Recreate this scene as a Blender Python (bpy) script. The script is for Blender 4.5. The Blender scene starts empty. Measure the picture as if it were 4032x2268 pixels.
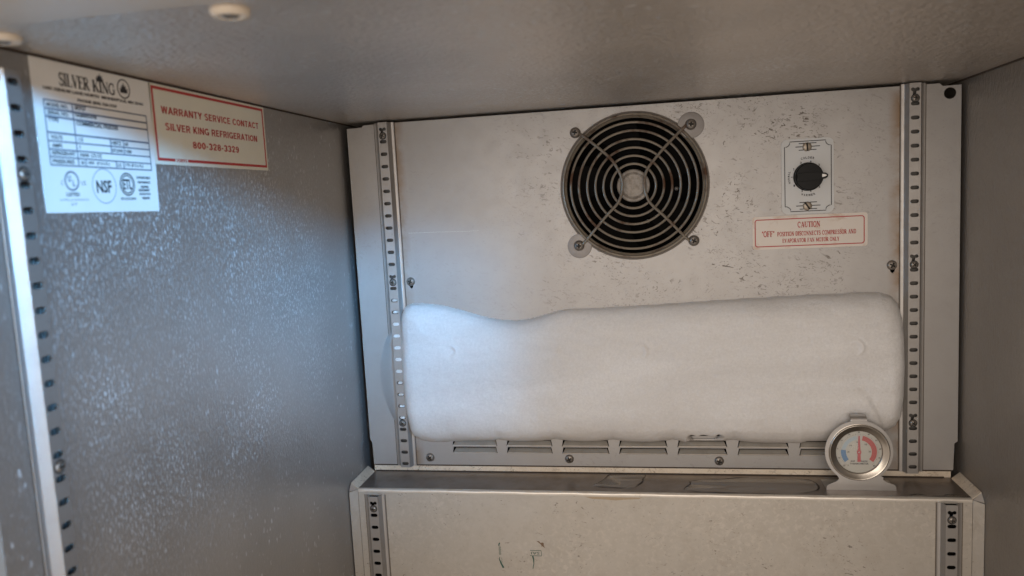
import bpy, bmesh, math, random
import numpy as np
from mathutils import Matrix, Vector
from mathutils.geometry import tessellate_polygon
random.seed(7)
S = 0.001                                   # everything below is written in millimetres
sc = bpy.context.scene
col = sc.collection
PI = math.pi

# ------------------------------------------------------------------ camera
cd = bpy.data.cameras.new('camera')
cam = bpy.data.objects.new('camera', cd)
col.objects.link(cam)
rx, ry, rz = -0.1128, 0.0518, 0.1815
Rz = Matrix.Rotation(rz, 3, 'Z'); Rx = Matrix.Rotation(rx, 3, 'X'); Ry = Matrix.Rotation(ry, 3, 'Y')
RM = Rz @ Rx @ Ry
Rc = Matrix((RM.col[0], RM.col[2], -RM.col[1])).transposed()
cam.matrix_world = Matrix.Translation(Vector((0.3081, -0.7780, 0.2796))) @ Rc.to_4x4()
cd.sensor_width = 36.0
cd.lens = 27.12
cd.clip_start = 0.01
cd.clip_end = 50
cd.dof.use_dof = True
cd.dof.focus_distance = 0.765
cd.dof.aperture_fstop = 7.5
sc.camera = cam

# ------------------------------------------------------------------ light of the room in front of the open cabinet
w = bpy.data.worlds.new('World'); sc.world = w; w.use_nodes = True
wn = w.node_tree.nodes; wl = w.node_tree.links
bg = wn['Background']
bg.inputs[0].default_value = (0.50, 0.425, 0.36, 1)
bg.inputs[1].default_value = 1.45

def area(name, loc, target, sx, sy, power, color, spread=180):
    l = bpy.data.lights.new(name, 'AREA'); l.shape = 'RECTANGLE'
    l.size = sx; l.size_y = sy; l.energy = power; l.color = color; l.spread = math.radians(spread)
    o = bpy.data.objects.new(name, l); col.objects.link(o)
    o.location = loc
    d = Vector(target) - Vector(loc)
    o.rotation_euler = d.to_track_quat('-Z', 'Y').to_euler()
    return o
area('window_light', (1.65, -2.15, 0.76), (0.0, -0.30, 0.280), 0.60, 0.20, 1.30, (0.17, 0.53, 1.0), 12)
area('room_light', (0.24, -1.75, 0.36), (0.30, 0.0, 0.20), 1.3, 0.8, 11.0, (1.0, 0.89, 0.79))

sc.view_settings.view_transform = 'Standard'
sc.view_settings.look = 'None'
sc.view_settings.exposure = 0.0
sc.view_settings.gamma = 1.0
sc.view_settings.use_curve_mapping = False

# ------------------------------------------------------------------ materials
class NT:
    def __init__(s, name):
        m = bpy.data.materials.new(name); m.use_nodes = True
        s.m = m; s.n = m.node_tree.nodes; s.l = m.node_tree.links
        s.b = s.n['Principled BSDF']
        s.tc = s.n.new('ShaderNodeTexCoord')
    def set(s, **k):
        for a, v in k.items():
            i = s.b.inputs[a.replace('_', ' ')]
            if isinstance(v, tuple): v = (*v, 1) if len(v) == 3 else v
            i.default_value = v
    def mapn(s, scale=(1, 1, 1), loc=(0, 0, 0)):
        mp = s.n.new('ShaderNodeMapping'); s.l.new(s.tc.outputs['Object'], mp.inputs[0])
        mp.inputs['Scale'].default_value = scale; mp.inputs['Location'].default_value = loc
        return mp.outputs[0]
    def noise(s, scale, detail=3, vec=None, rough=0.55, dist=0.0):
        t = s.n.new('ShaderNodeTexNoise'); t.inputs['Scale'].default_value = scale
        t.inputs['Detail'].default_value = detail; t.inputs['Roughness'].default_value = rough
        t.inputs['Distortion'].default_value = dist
        s.l.new(vec if vec is not None else s.tc.outputs['Object'], t.inputs['Vector'])
        return t.outputs[0]
    def ramp(s, x, a, b, ca=0.0, cb=1.0):
        r = s.n.new('ShaderNodeMapRange'); r.clamp = True
        r.inputs[1].default_value = a; r.inputs[2].default_value = b
        r.inputs[3].default_value = ca; r.inputs[4].default_value = cb
        s.l.new(x, r.inputs[0]); return r.outputs[0]
    def math(s, op, a, b=0.0):
        q = s.n.new('ShaderNodeMath'); q.operation = op
        for i, v in enumerate((a, b)):
            if isinstance(v, (int, float)): q.inputs[i].default_value = v
            else: s.l.new(v, q.inputs[i])
        return q.outputs[0]
    def mix(s, f, a, b):
        q = s.n.new('ShaderNodeMix'); q.data_type = 'RGBA'
        if isinstance(f, (int, float)): q.inputs[0].default_value = f
        else: s.l.new(f, q.inputs[0])
        for i, v in ((6, a), (7, b)):
            if isinstance(v, tuple): q.inputs[i].default_value = (*v, 1)
            else: s.l.new(v, q.inputs[i])
        return q.outputs[2]
    def sep(s):
        q = s.n.new('ShaderNodeSeparateXYZ'); s.l.new(s.tc.outputs['Object'], q.inputs[0]); return q.outputs
    def to(s, name, out): s.l.new(out, s.b.inputs[name])
    def bump(s, h, strength, dist=0.001, prev=None):
        q = s.n.new('ShaderNodeBump'); q.inputs['Strength'].default_value = strength
        q.inputs['Distance'].default_value = dist; s.l.new(h, q.inputs['Height'])
        if prev is not None: s.l.new(prev, q.inputs['Normal'])
        s.l.new(q.outputs[0], s.b.inputs['Normal']); return q.outputs[0]

def plain(name, c, rough=0.5, metal=0.0, **k):
    t = NT(name); t.set(Base_Color=c, Roughness=rough, Metallic=metal, **k); return t.m

def sheet_metal(name, c, rough, metal, speck=0.0, speck_lo=0.64, seed=0, brush=(60, 60, 900), grime=0.3, gcol=(0.065, 0.048, 0.036), side_grime=0.0, half=0.0, mottle=0.0, zone=False):
    t = NT(name)
    big = t.noise(9, 4, t.mapn(loc=(seed, 0, 0)))
    fine = t.noise(60, 5, t.mapn(loc=(seed * 2, 1, 0)), 0.7)
    colr = t.mix(t.ramp(big, 0.3, 0.7), tuple(v * 0.955 for v in c), tuple(min(1, v * 1.04) for v in c))
    colr = t.mix(t.ramp(fine, 0.45, 0.8, 0, grime), colr, tuple(v * g for v, g in zip(c, (0.72, 0.66, 0.60))))
    if speck:
        def mark(sc_, lo, rotd, msc, ma, mb, sd, st=0.5):
            mp = t.n.new('ShaderNodeMapping'); t.l.new(t.tc.outputs['Object'], mp.inputs[0])
            mp.inputs['Rotation'].default_value = (0, math.radians(rotd), 0)
            mp.inputs['Location'].default_value = (sd, seed, sd * 2)
            mp2 = t.n.new('ShaderNodeMapping'); t.l.new(mp.outputs[0], mp2.inputs[0]); mp2.inputs['Scale'].default_value = (st, 1, 1.1)
            a = t.noise(sc_, 3, mp2.outputs[0], 0.55, 1.2)
            b = t.noise(msc, 4, t.mapn(loc=(sd, 1, seed)), 0.6)
            return t.math('MULTIPLY', t.ramp(a, lo, lo + 0.03), t.ramp(b, ma, mb))
        k_ = speck_lo - 0.645
        sp = t.math('MAXIMUM', mark(300, 0.640 + k_, -18, 14, 0.46, 0.60, 1.0), mark(380, 0.650 + k_, 35, 20, 0.50, 0.62, 5.0, 0.6))
        sp = t.math('MAXIMUM', sp, t.math('MULTIPLY', mark(520, 0.655 + k_, 5, 9, 0.42, 0.60, 9.0, 0.8), 0.8))
        sp = t.math('MULTIPLY', sp, t.math('MULTIPLY', t.ramp(t.noise(170, 3), 0.3, 0.6, 0.45, 1.0), speck))
        if zone:                                  # most of it is blown about right of and above the fan
            q_ = t.sep()
            zz_ = t.math('MULTIPLY', t.ramp(q_[0], -0.16, 0.02, 0.12, 1.0), t.ramp(q_[0], 0.19, 0.24, 1.0, 0.15))
            zz_ = t.math('MULTIPLY', zz_, t.ramp(q_[2], 0.10, 0.24, 0.25, 1.0))
            sp = t.math('MULTIPLY', sp, zz_)
        colr = t.mix(sp, colr, gcol)
    if side_grime:
        x = t.math('ABSOLUTE', t.sep()[0])
        g = t.math('MULTIPLY', t.math('MULTIPLY', t.ramp(x, half - 0.010, half, 0, side_grime), t.ramp(x, half + 0.001, half + 0.004, 1, 0)), t.ramp(t.noise(40, 5), 0.35, 0.6))
        colr = t.mix(g, colr, (0.22, 0.13, 0.06))
    if mottle:
        mm = t.math('MULTIPLY', t.ramp(t.noise(210, 3, None, 0.6, 0.5), 0.50, 0.64), t.ramp(t.noise(8, 3), 0.42, 0.62, 0.15, 1.0))
        colr = t.mix(t.math('MULTIPLY', mm, mottle), colr, tuple(min(1, v * 1.45) for v in c))
    t.to('Base Color', colr)
    t.set(Metallic=metal)
    t.to('Roughness', t.ramp(fine, 0.3, 0.7, rough - 0.02, rough + 0.04))
    b1 = t.bump(t.noise(1.0, 4, t.mapn(brush)), 0.12, 0.0003)
    t.bump(big, 0.07, 0.004, b1)
    return t.m

def stucco(name, c, rough, metal, stretch, fleck=0.0, relief=0.5, patch=None, depth=0.0025):
    t = NT(name)
    v = t.mapn(stretch)
    big = t.noise(6, 4)
    bumps = t.noise(1.0, 2, v, 0.5, 0.5)
    colr = t.mix(t.ramp(big, 0.3, 0.7), tuple(q * 0.85 for q in c), tuple(q * 1.1 for q in c))
    if fleck:                                     # fine rime and droplets; on the ceiling, glints painted as pale flecks
        sx_ = t.sep()
        def win(o, a, b, w_): return t.math('MULTIPLY', t.ramp(o, a - w_, a + w_ * 0.3), t.ramp(o, b - w_ * 0.3, b + w_, 1, 0))
        f = t.noise(1.0, 3, t.mapn(tuple(q * 1.25 for q in stretch), (5, 5, 5)), 0.6, 0.5)
        patchy = t.ramp(t.noise(16, 4, t.mapn(loc=(2, 3, 1))), 0.40, 0.62, 0.35, 1.0)
        if patch:
            (a0, a1, b0, b1, ax) = patch
            msk = t.math('MULTIPLY', win(sx_[ax[0]], a0, a1, 0.09), win(sx_[ax[1]], b0, b1, 0.09))
        else:
            msk = 1.0
        fl = t.math('MULTIPLY', t.math('MULTIPLY', t.ramp(f, 0.54, 0.63), patchy), t.math('MULTIPLY', msk, fleck))
        vo = t.n.new('ShaderNodeTexVoronoi'); vo.inputs['Scale'].default_value = 1.0
        wv = t.n.new('ShaderNodeVectorMath'); wv.operation = 'ADD'
        t.l.new(t.mapn(tuple(q * 0.58 for q in stretch)), wv.inputs[0])
        nz = t.n.new('ShaderNodeTexNoise'); nz.inputs['Scale'].default_value = 260; nz.inputs['Detail'].default_value = 3
        t.l.new(t.tc.outputs['Object'], nz.inputs['Vector']); wm = t.n.new('ShaderNodeVectorMath'); wm.operation = 'SCALE'
        wm.inputs['Scale'].default_value = 0.9; t.l.new(nz.outputs['Color'], wm.inputs[0]); t.l.new(wm.outputs[0], wv.inputs[1])
        t.l.new(wv.outputs[0], vo.inputs['Vector'])
        sepc = t.n.new('ShaderNodeSeparateColor'); t.l.new(vo.outputs['Color'], sepc.inputs[0])
        pick = t.math('MULTIPLY', t.math('GREATER_THAN', sepc.outputs[0], 0.60), t.ramp(t.noise(14, 3, t.mapn(loc=(7, 1, 4))), 0.38, 0.6, 0.15, 1.0))
        rad = t.math('MULTIPLY', sepc.outputs[1], 0.30)
        drop = t.ramp(t.math('SUBTRACT', rad, vo.outputs['Distance']), -0.12, 0.10)
        drop = t.math('MULTIPLY', t.math('MULTIPLY', drop, pick), 0.62 * min(1, fleck * 1.4))
        fl = t.math('MAXIMUM', fl, drop)
        colr = t.mix(fl, colr, (0.80, 0.82, 0.84))
        mt = t.math('MULTIPLY', t.math('SUBTRACT', 1.0, fl), metal)
        t.to('Metallic', mt)
        bumps = t.math('ADD', bumps, t.math('MULTIPLY', drop, 0.6))
    else:
        t.set(Metallic=metal)
    t.to('Base Color', colr)
    t.set(Roughness=rough)
    t.bump(bumps, relief, depth)
    return t.m

M = {}
def thin_mat(name, c, alpha, rough):
    t = NT(name); t.set(Base_Color=c, Roughness=rough, Alpha=alpha, IOR=1.31); return t.m
M['panel'] = sheet_metal('brushed panel metal', (0.365, 0.352, 0.34), 0.44, 0.42, 1.0, 0.606, 3, (50, 50, 1400), 0.15, side_grime=0.8, half=0.243, zone=True)
M['lower'] = sheet_metal('worn lower panel metal', (0.43, 0.398, 0.352), 0.47, 0.30, 0.85, 0.655, 8, (300, 300, 300), 0.40, mottle=0.30)
M['edge'] = sheet_metal('bare folded edge highlight', (0.62, 0.58, 0.52), 0.34, 0.5, 0.4, 0.66, 9, (300, 300, 300), 0.5)  # bare metal, lightened to carry the highlight along the bend
M['ledge'] = sheet_metal('dull ledge metal', (0.24, 0.205, 0.18), 0.34, 0.55, 0.3, 0.66, 5, (40, 900, 40), 0.8)
M['louvre'] = sheet_metal('grimy louvre metal', (0.60, 0.56, 0.50), 0.38, 0.45, 0.3, 0.66, 4, (50, 50, 1400), 0.6)
M['lip'] = sheet_metal('stained lip metal', (0.74, 0.65, 0.53), 0.5, 0.3, 0.9, 0.60, 12, (80, 80, 300), 0.7, (0.14, 0.08, 0.04))
M['rail'] = sheet_metal('aluminium rail', (0.37, 0.355, 0.34), 0.44, 0.7, 0.3, 0.68, 6, (900, 900, 30), 0.4)
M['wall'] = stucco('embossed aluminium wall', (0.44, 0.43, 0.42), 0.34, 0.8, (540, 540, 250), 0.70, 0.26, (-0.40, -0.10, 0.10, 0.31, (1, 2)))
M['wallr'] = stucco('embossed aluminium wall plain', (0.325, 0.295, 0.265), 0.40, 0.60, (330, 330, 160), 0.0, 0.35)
M['ceil'] = stucco('embossed aluminium ceiling', (0.63, 0.565, 0.50), 0.30, 0.70, (230, 400, 400), 0.9, 0.65, (0.15, 0.42, -0.20, 0.05, (0, 1)), 0.0042)  # pale flecks towards the back are glints put into the colour
M['dark'] = plain('black cavity', (0.006, 0.0055, 0.005), 0.9, 0.0, Specular_IOR_Level=0.1)
M['slot_shade'] = plain('shade behind the slots', (0.10, 0.092, 0.085), 0.5, 0.3)  # dark tone standing in for the shade inside the slots
M['grime'] = thin_mat('brown grime and crease film', (0.10, 0.07, 0.045), 0.55, 0.7)  # scuffs, plus the dark lines round the guard and rail feet
M['seam'] = plain('brown sealant and joint shade', (0.045, 0.03, 0.02), 0.7)  # ceiling seam, and the shade drawn into the ledge joints
M['blade'] = plain('dark fan blade', (0.007, 0.0065, 0.006), 0.8, 0.0, Specular_IOR_Level=0.1)
M['breaker'] = plain('beige plastic', (0.46, 0.42, 0.37), 0.4)
M['screw'] = sheet_metal('dull steel screw', (0.27, 0.245, 0.22), 0.42, 0.8, 0, 0.7, 1, (300, 300, 300), 0.6)
M['brass'] = sheet_metal('tan slotted screw', (0.36, 0.31, 0.25), 0.45, 0.6, 0, 0.7, 1, (300, 300, 300), 0.3)
M['recess'] = plain('screw recess', (0.02, 0.018, 0.015), 0.7)
M['chrome'] = plain('tarnished bezel steel', (0.40, 0.37, 0.33), 0.24, 1.0)
M['tin'] = sheet_metal('brushed tinplate', (0.50, 0.49, 0.48), 0.30, 0.85, 0, 0.7, 2, (400, 400, 400), 0.15)
M['washer'] = sheet_metal('zinc washer', (0.25, 0.235, 0.225), 0.5, 0.5, 0, 0.7, 1, (200, 200, 200), 0.4)
M['white'] = plain('white plastic', (0.66, 0.57, 0.46), 0.45)
M['black_plastic'] = plain('black plastic', (0.003, 0.003, 0.003), 0.38, 0.0, Specular_IOR_Level=0.14)
M['ink'] = plain('black ink', (0.03, 0.03, 0.035), 0.6)
M['ink_blue'] = plain('blue grey ink', (0.12, 0.14, 0.19), 0.6)
M['ink_pale'] = plain('pale blue ink', (0.30, 0.34, 0.42), 0.6)
M['ink_grey'] = plain('faded grey ink', (0.42, 0.40, 0.37), 0.6)
M['ink_red'] = plain('red ink', (0.50, 0.045, 0.04), 0.5)
M['ink_red2'] = plain('faded red ink', (0.40, 0.05, 0.045), 0.5)
M['green'] = plain('dark green ink', (0.015, 0.075, 0.055), 0.6)
M['dial_blue'] = plain('dial blue', (0.045, 0.16, 0.33), 0.5)
M['dial_pale'] = plain('dial pale blue', (0.33, 0.42, 0.48), 0.5)
M['dial_grey'] = plain('dial grey', (0.45, 0.42, 0.40), 0.5)
M['dial_red'] = plain('dial red', (0.40, 0.04, 0.035), 0.5)
M['needle'] = plain('red needle', (0.42, 0.025, 0.035), 0.4)

def wire_mat():
    t = NT('tarnished wire')
    f = t.ramp(t.noise(45, 5), 0.52, 0.66)
    t.to('Base Color', t.mix(f, (0.25, 0.22, 0.18), (0.085, 0.04, 0.02)))
    t.to('Metallic', t.ramp(f, 0, 1, 0.6, 0.1)); t.to('Roughness', t.ramp(f, 0, 1, 0.33, 0.8))
    t.bump(t.noise(700, 3), 0.3, 0.0003)
    return t.m
M['wire'] = wire_mat()
def hub_mat():
    t = NT('scaly hub')
    t.to('Base Color', t.mix(t.ramp(t.noise(260, 5), 0.4, 0.65), (0.34, 0.31, 0.275), (0.23, 0.20, 0.17)))
    t.set(Roughness=0.6, Metallic=0.2); t.bump(t.noise(500, 4), 0.6, 0.0006)
    return t.m
M['hub'] = hub_mat()
def paper(name, c, stain=0.0, rough=0.45):
    t = NT(name)
    n = t.noise(25, 5)
    cc = t.mix(t.ramp(n, 0.35, 0.7), c, tuple(q * 0.93 for q in c))
    if stain:
        s = t.math('MULTIPLY', t.ramp(t.noise(55, 5, t.mapn((1, 1, 1.2), (3, 1, 2)), 0.6, 0.8), 0.56, 0.68), stain)
        cc = t.mix(s, cc, (0.42, 0.24, 0.14))
    t.to('Base Color', cc); t.set(Roughness=rough)
    return t.m
M['label_white'] = paper('white label film', (0.83, 0.81, 0.77))
M['label_cream'] = paper('cream label film', (0.80, 0.77, 0.65))
M['label_caution'] = paper('stained caution film', (0.66, 0.60, 0.54), 0.6)
M['plate'] = paper('satin dial plate', (0.52, 0.53, 0.53), 0.0, 0.35)
M['dial'] = paper('cream dial paper', (0.45, 0.44, 0.39))
def frost_mat():
    t = NT('frost')
    n = t.noise(6, 5, t.mapn((1, 1, 3.0)), 0.6, 0.5)
    base = t.mix(t.ramp(n, 0.35, 0.65), (0.80, 0.795, 0.79), (0.69, 0.675, 0.66))
    g = t.ramp(t.noise(420, 4, None, 0.8), 0.35, 0.7)
    base = t.mix(t.math('MULTIPLY', g, 0.30), base, (0.44, 0.43, 0.42))
    z = t.sep()[2]                                  # meltwater has stained the lowest part
    wob = t.math('ADD', z, t.math('MULTIPLY', t.noise(22, 4), 0.03))
    base = t.mix(t.ramp(wob, 0.050, 0.014, 0, 0.75), base, (0.46, 0.415, 0.37))
    t.to('Base Color', base)
    t.set(Roughness=0.7, Subsurface_Weight=0.15, Subsurface_Scale=0.004)
    t.b.inputs['Subsurface Radius'].default_value = (1.0, 1.0, 1.0)
    b = t.bump(t.noise(480, 5, None, 0.8), 0.75, 0.0011)
    t.bump(t.noise(90, 5, t.mapn((1, 1, 1.6))), 0.35, 0.0022, b)
    return t.m
M['frost'] = frost_mat()
M['water'] = thin_mat('frozen puddle', (0.40, 0.36, 0.32), 0.62, 0.14)
M['water_edge'] = plain('grimy puddle rim', (0.035, 0.026, 0.022), 0.55)
def glass_mat():
    t = NT('dial glass'); t.set(Base_Color=(1, 1, 1), Roughness=0.03, Alpha=0.12, IOR=1.5); return t.m
M['glass'] = glass_mat()

# ------------------------------------------------------------------ mesh helpers (mm)
def mesh(name, vf, mats, smooth=False, fix=True):
    v, f = vf[0], vf[1]
    me = bpy.data.meshes.new(name)
    me.from_pydata([(a * S, b * S, c * S) for a, b, c in v], [], f)
    if not isinstance(mats, (list, tuple)): mats = [mats]
    for m in mats: me.materials.append(m)
    if len(vf) > 2:
        for p, i in zip(me.polygons, vf[2]): p.material_index = i
    if fix:
        bm = bmesh.new(); bm.from_mesh(me); bmesh.ops.recalc_face_normals(bm, faces=bm.faces); bm.to_mesh(me); bm.free()
    if smooth:
        for p in me.polygons: p.use_smooth = True
        if smooth != 'all':
            try: me.set_sharp_from_angle(angle=math.radians(38))
            except Exception: pass
    return me

def link(name, me, parent=None, loc=(0, 0, 0), rot=None):
    o = bpy.data.objects.new(name, me); col.objects.link(o)
    if parent: o.parent = parent
    o.location = [q * S for q in loc]
    if rot: o.rotation_euler = rot
    return o

def part(name, vf, mat, parent, smooth=False, off=(0, 0, 0), **k):
    """a part whose vertices are written in the place's own millimetres; off = origin of its thing"""
    v = [(a - off[0], b - off[1], c - off[2]) for a, b, c in vf[0]]
    o = link(name, mesh(name, (v, *vf[1:]), mat, smooth), parent)
    for a, b in k.items(): o[a] = b
    return o

def thing(name, label, cat, loc, rz=0.0, group=None):
    o = bpy.data.objects.new(name, None); col.objects.link(o)
    o.empty_display_size = 0.01
    o.location = [q * S for q in loc]; o.rotation_euler = (0, 0, rz)
    o['label'] = label; o['category'] = cat
    if group: o['group'] = group
    return o

def struct(name, vf, mat, smooth=False):
    o = link(name, mesh(name, vf, mat, smooth)); o['kind'] = 'structure'; return o

def merge(*vfs):
    V, F, I = [], [], []
    for q in vfs:
        n = len(V); V += list(q[0]); F += [tuple(i + n for i in f) for f in q[1]]
        I += list(q[2]) if len(q) > 2 else [0] * len(q[1])
    return V, F, I

def box(x0, x1, y0, y1, z0, z1):
    v = [(x, y, z) for x in (x0, x1) for y in (y0, y1) for z in (z0, z1)]
    return v, [(0, 1, 3, 2), (4, 6, 7, 5), (0, 4, 5, 1), (2, 3, 7, 6), (0, 2, 6, 4), (1, 5, 7, 3)]

def plate(outer, holes, y0, y1):
    """polygon in x,z with holes, y0 = front (towards the viewer), y1 = back"""
    loops = [outer] + list(holes)
    tris = tessellate_polygon([[Vector((a, b, 0)) for a, b in l] for l in loops])
    flat = [p for l in loops for p in l]; n = len(flat)
    v = [(a, y0, b) for a, b in flat] + [(a, y1, b) for a, b in flat]
    f = [tuple(t) for t in tris] + [tuple(i + n for i in t) for t in tris]
    k = 0
    for l in loops:
        m = len(l)
        for i in range(m):
            j = (i + 1) % m
            f.append((k + i, k + j, k + j + n, k + i + n))
        k += m
    return v, f

def circ(cx, cz, r, n=32, a0=0.0, a1=2 * PI, sx=1.0):
    full = abs(a1 - a0 - 2 * PI) < 1e-6
    m = n if full else n + 1
    return [(cx + sx * r * math.cos(a0 + (a1 - a0) * i / n), cz + r * math.sin(a0 + (a1 - a0) * i / n)) for i in range(m)]

def rrect(x0, x1, z0, z1, r, n=5):
    o = []
    for cx, cz, a in ((x1 - r, z1 - r, 0), (x0 + r, z1 - r, PI / 2), (x0 + r, z0 + r, PI), (x1 - r, z0 + r, 3 * PI / 2)):
        for i in range(n + 1): t = a + PI / 2 * i / n; o.append((cx + r * math.cos(t), cz + r * math.sin(t)))
    return o

def slot(cx, cz, w, h, n=4):
    r = h / 2; o = []
    for i in range(n + 1): t = -PI / 2 + PI * i / n; o.append((cx + w / 2 - r + r * math.cos(t), cz + r * math.sin(t)))
    for i in range(n + 1): t = PI / 2 + PI * i / n; o.append((cx - w / 2 + r + r * math.cos(t), cz + r * math.sin(t)))
    return o

def poly2(pts, y): return [(a, y, b) for a, b in pts], [tuple(t) for t in tessellate_polygon([[Vector((a, b, 0)) for a, b in pts]])]
def ring(outer, inner, y):                    # flat band between two loops of equal length
    n = len(outer)
    v = [(a, y, b) for a, b in outer] + [(a, y, b) for a, b in inner]
    return v, [(i, (i + 1) % n, (i + 1) % n + n, i + n) for i in range(n)]

def lathe(prof, cx, cz, n=48, sc_x=1.0):        # prof: (r, y) ; axis along y
    v, f = [], []
    for r, y in prof:
        for i in range(n):
            a = 2 * PI * i / n; v.append((cx + sc_x * r * math.cos(a), y, cz + r * math.sin(a)))
    for k in range(len(prof) - 1):
        for i in range(n):
            j = (i + 1) % n; f.append((k * n + i, k * n + j, (k + 1) * n + j, (k + 1) * n + i))
    if prof[0][0] > 0.01: pass
    return v, f

def disc(cx, cz, r, y, n=40):
    return [(cx + r * math.cos(2 * PI * i / n), y, cz + r * math.sin(2 * PI * i / n)) for i in range(n)], [tuple(range(n))]

def tube(path, r, n=10, closed=False):
    P = [Vector(p) for p in path]; m = len(P); v, f = [], []
    up = Vector((0, -1, 0))
    for i, p in enumerate(P):
        if closed: d = P[(i + 1) % m] - P[i - 1]
        else: d = P[min(i + 1, m - 1)] - P[max(i - 1, 0)]
        d.normalize(); s = d.cross(up)
        if s.length < 1e-4: s = d.cross(Vector((0, 0, 1)))
        s.normalize(); u = s.cross(d)
        for k in range(n):
            a = 2 * PI * k / n; q = p + r * (math.cos(a) * s + math.sin(a) * u); v.append(tuple(q))
    for i in range(m if closed else m - 1):
        j = (i + 1) % m
        for k in range(n):
            l = (k + 1) % n; f.append((i * n + k, i * n + l, j * n + l, j * n + k))
    if not closed: f += [tuple(range(n)), tuple(range((m - 1) * n, m * n))]
    return v, f

def smooth_path(pts, k=6):
    o = []
    P = [pts[0]] + list(pts) + [pts[-1]]
    for i in range(1, len(P) - 2):
        a, b, c, d = (Vector(q) for q in P[i - 1:i + 3])
        for s in range(k):
            t = s / k
            o.append(tuple(0.5 * ((2 * b) + (c - a) * t + (2 * a - 5 * b + 4 * c - d) * t * t + (3 * b - a - 3 * c + d) * t ** 3)))
    o.append(tuple(pts[-1])); return o

def ribbon(pts, w, y=0.0, w2=None):             # flat stroke in x,z of width w
    P = [Vector((a, b)) for a, b in pts]; m = len(P); v = []
    for i, p in enumerate(P):
        d = P[min(i + 1, m - 1)] - P[max(i - 1, 0)]
        if d.length < 1e-9: d = Vector((1, 0))
        d.normalize(); s = Vector((-d.y, d.x))
        ww = w if w2 is None else w + (w2 - w) * i / (m - 1)
        for k in (-1, 1): q = p + s * ww / 2 * k; v.append((q.x, y, q.y))
    return v, [(2 * i, 2 * i + 1, 2 * i + 3, 2 * i + 2) for i in range(m - 1)]

# sans lettering from the built-in font, fitted to a box of w x h; lower left at x,z ; plane y
def text(s, x, z, w_, h_, y=0.0, rot=0.0, bold=0.0, shear=0.0):
    c = bpy.data.curves.new('t', 'FONT'); c.body = s; c.resolution_u = 2; c.offset = bold; c.shear = shear
    o = bpy.data.objects.new('t', c); col.objects.link(o)
    me = bpy.data.meshes.new_from_object(o.evaluated_get(bpy.context.evaluated_depsgraph_get()))
    v = [(q.co.x, q.co.y) for q in me.vertices]; f = [tuple(p.vertices) for p in me.polygons]
    bpy.data.objects.remove(o); bpy.data.curves.remove(c); bpy.data.meshes.remove(me)
    if not v: return [], []
    x0 = min(a for a, b in v); x1 = max(a for a, b in v); z0 = min(b for a, b in v); z1 = max(b for a, b in v)
    o = []
    for a, b in v:
        p = (a - x0) / (x1 - x0) * w_; q = (b - z0) / (z1 - z0) * h_
        o.append((x + p * math.cos(rot) - q * math.sin(rot), y, z + p * math.sin(rot) + q * math.cos(rot)))
    return o, f

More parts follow.
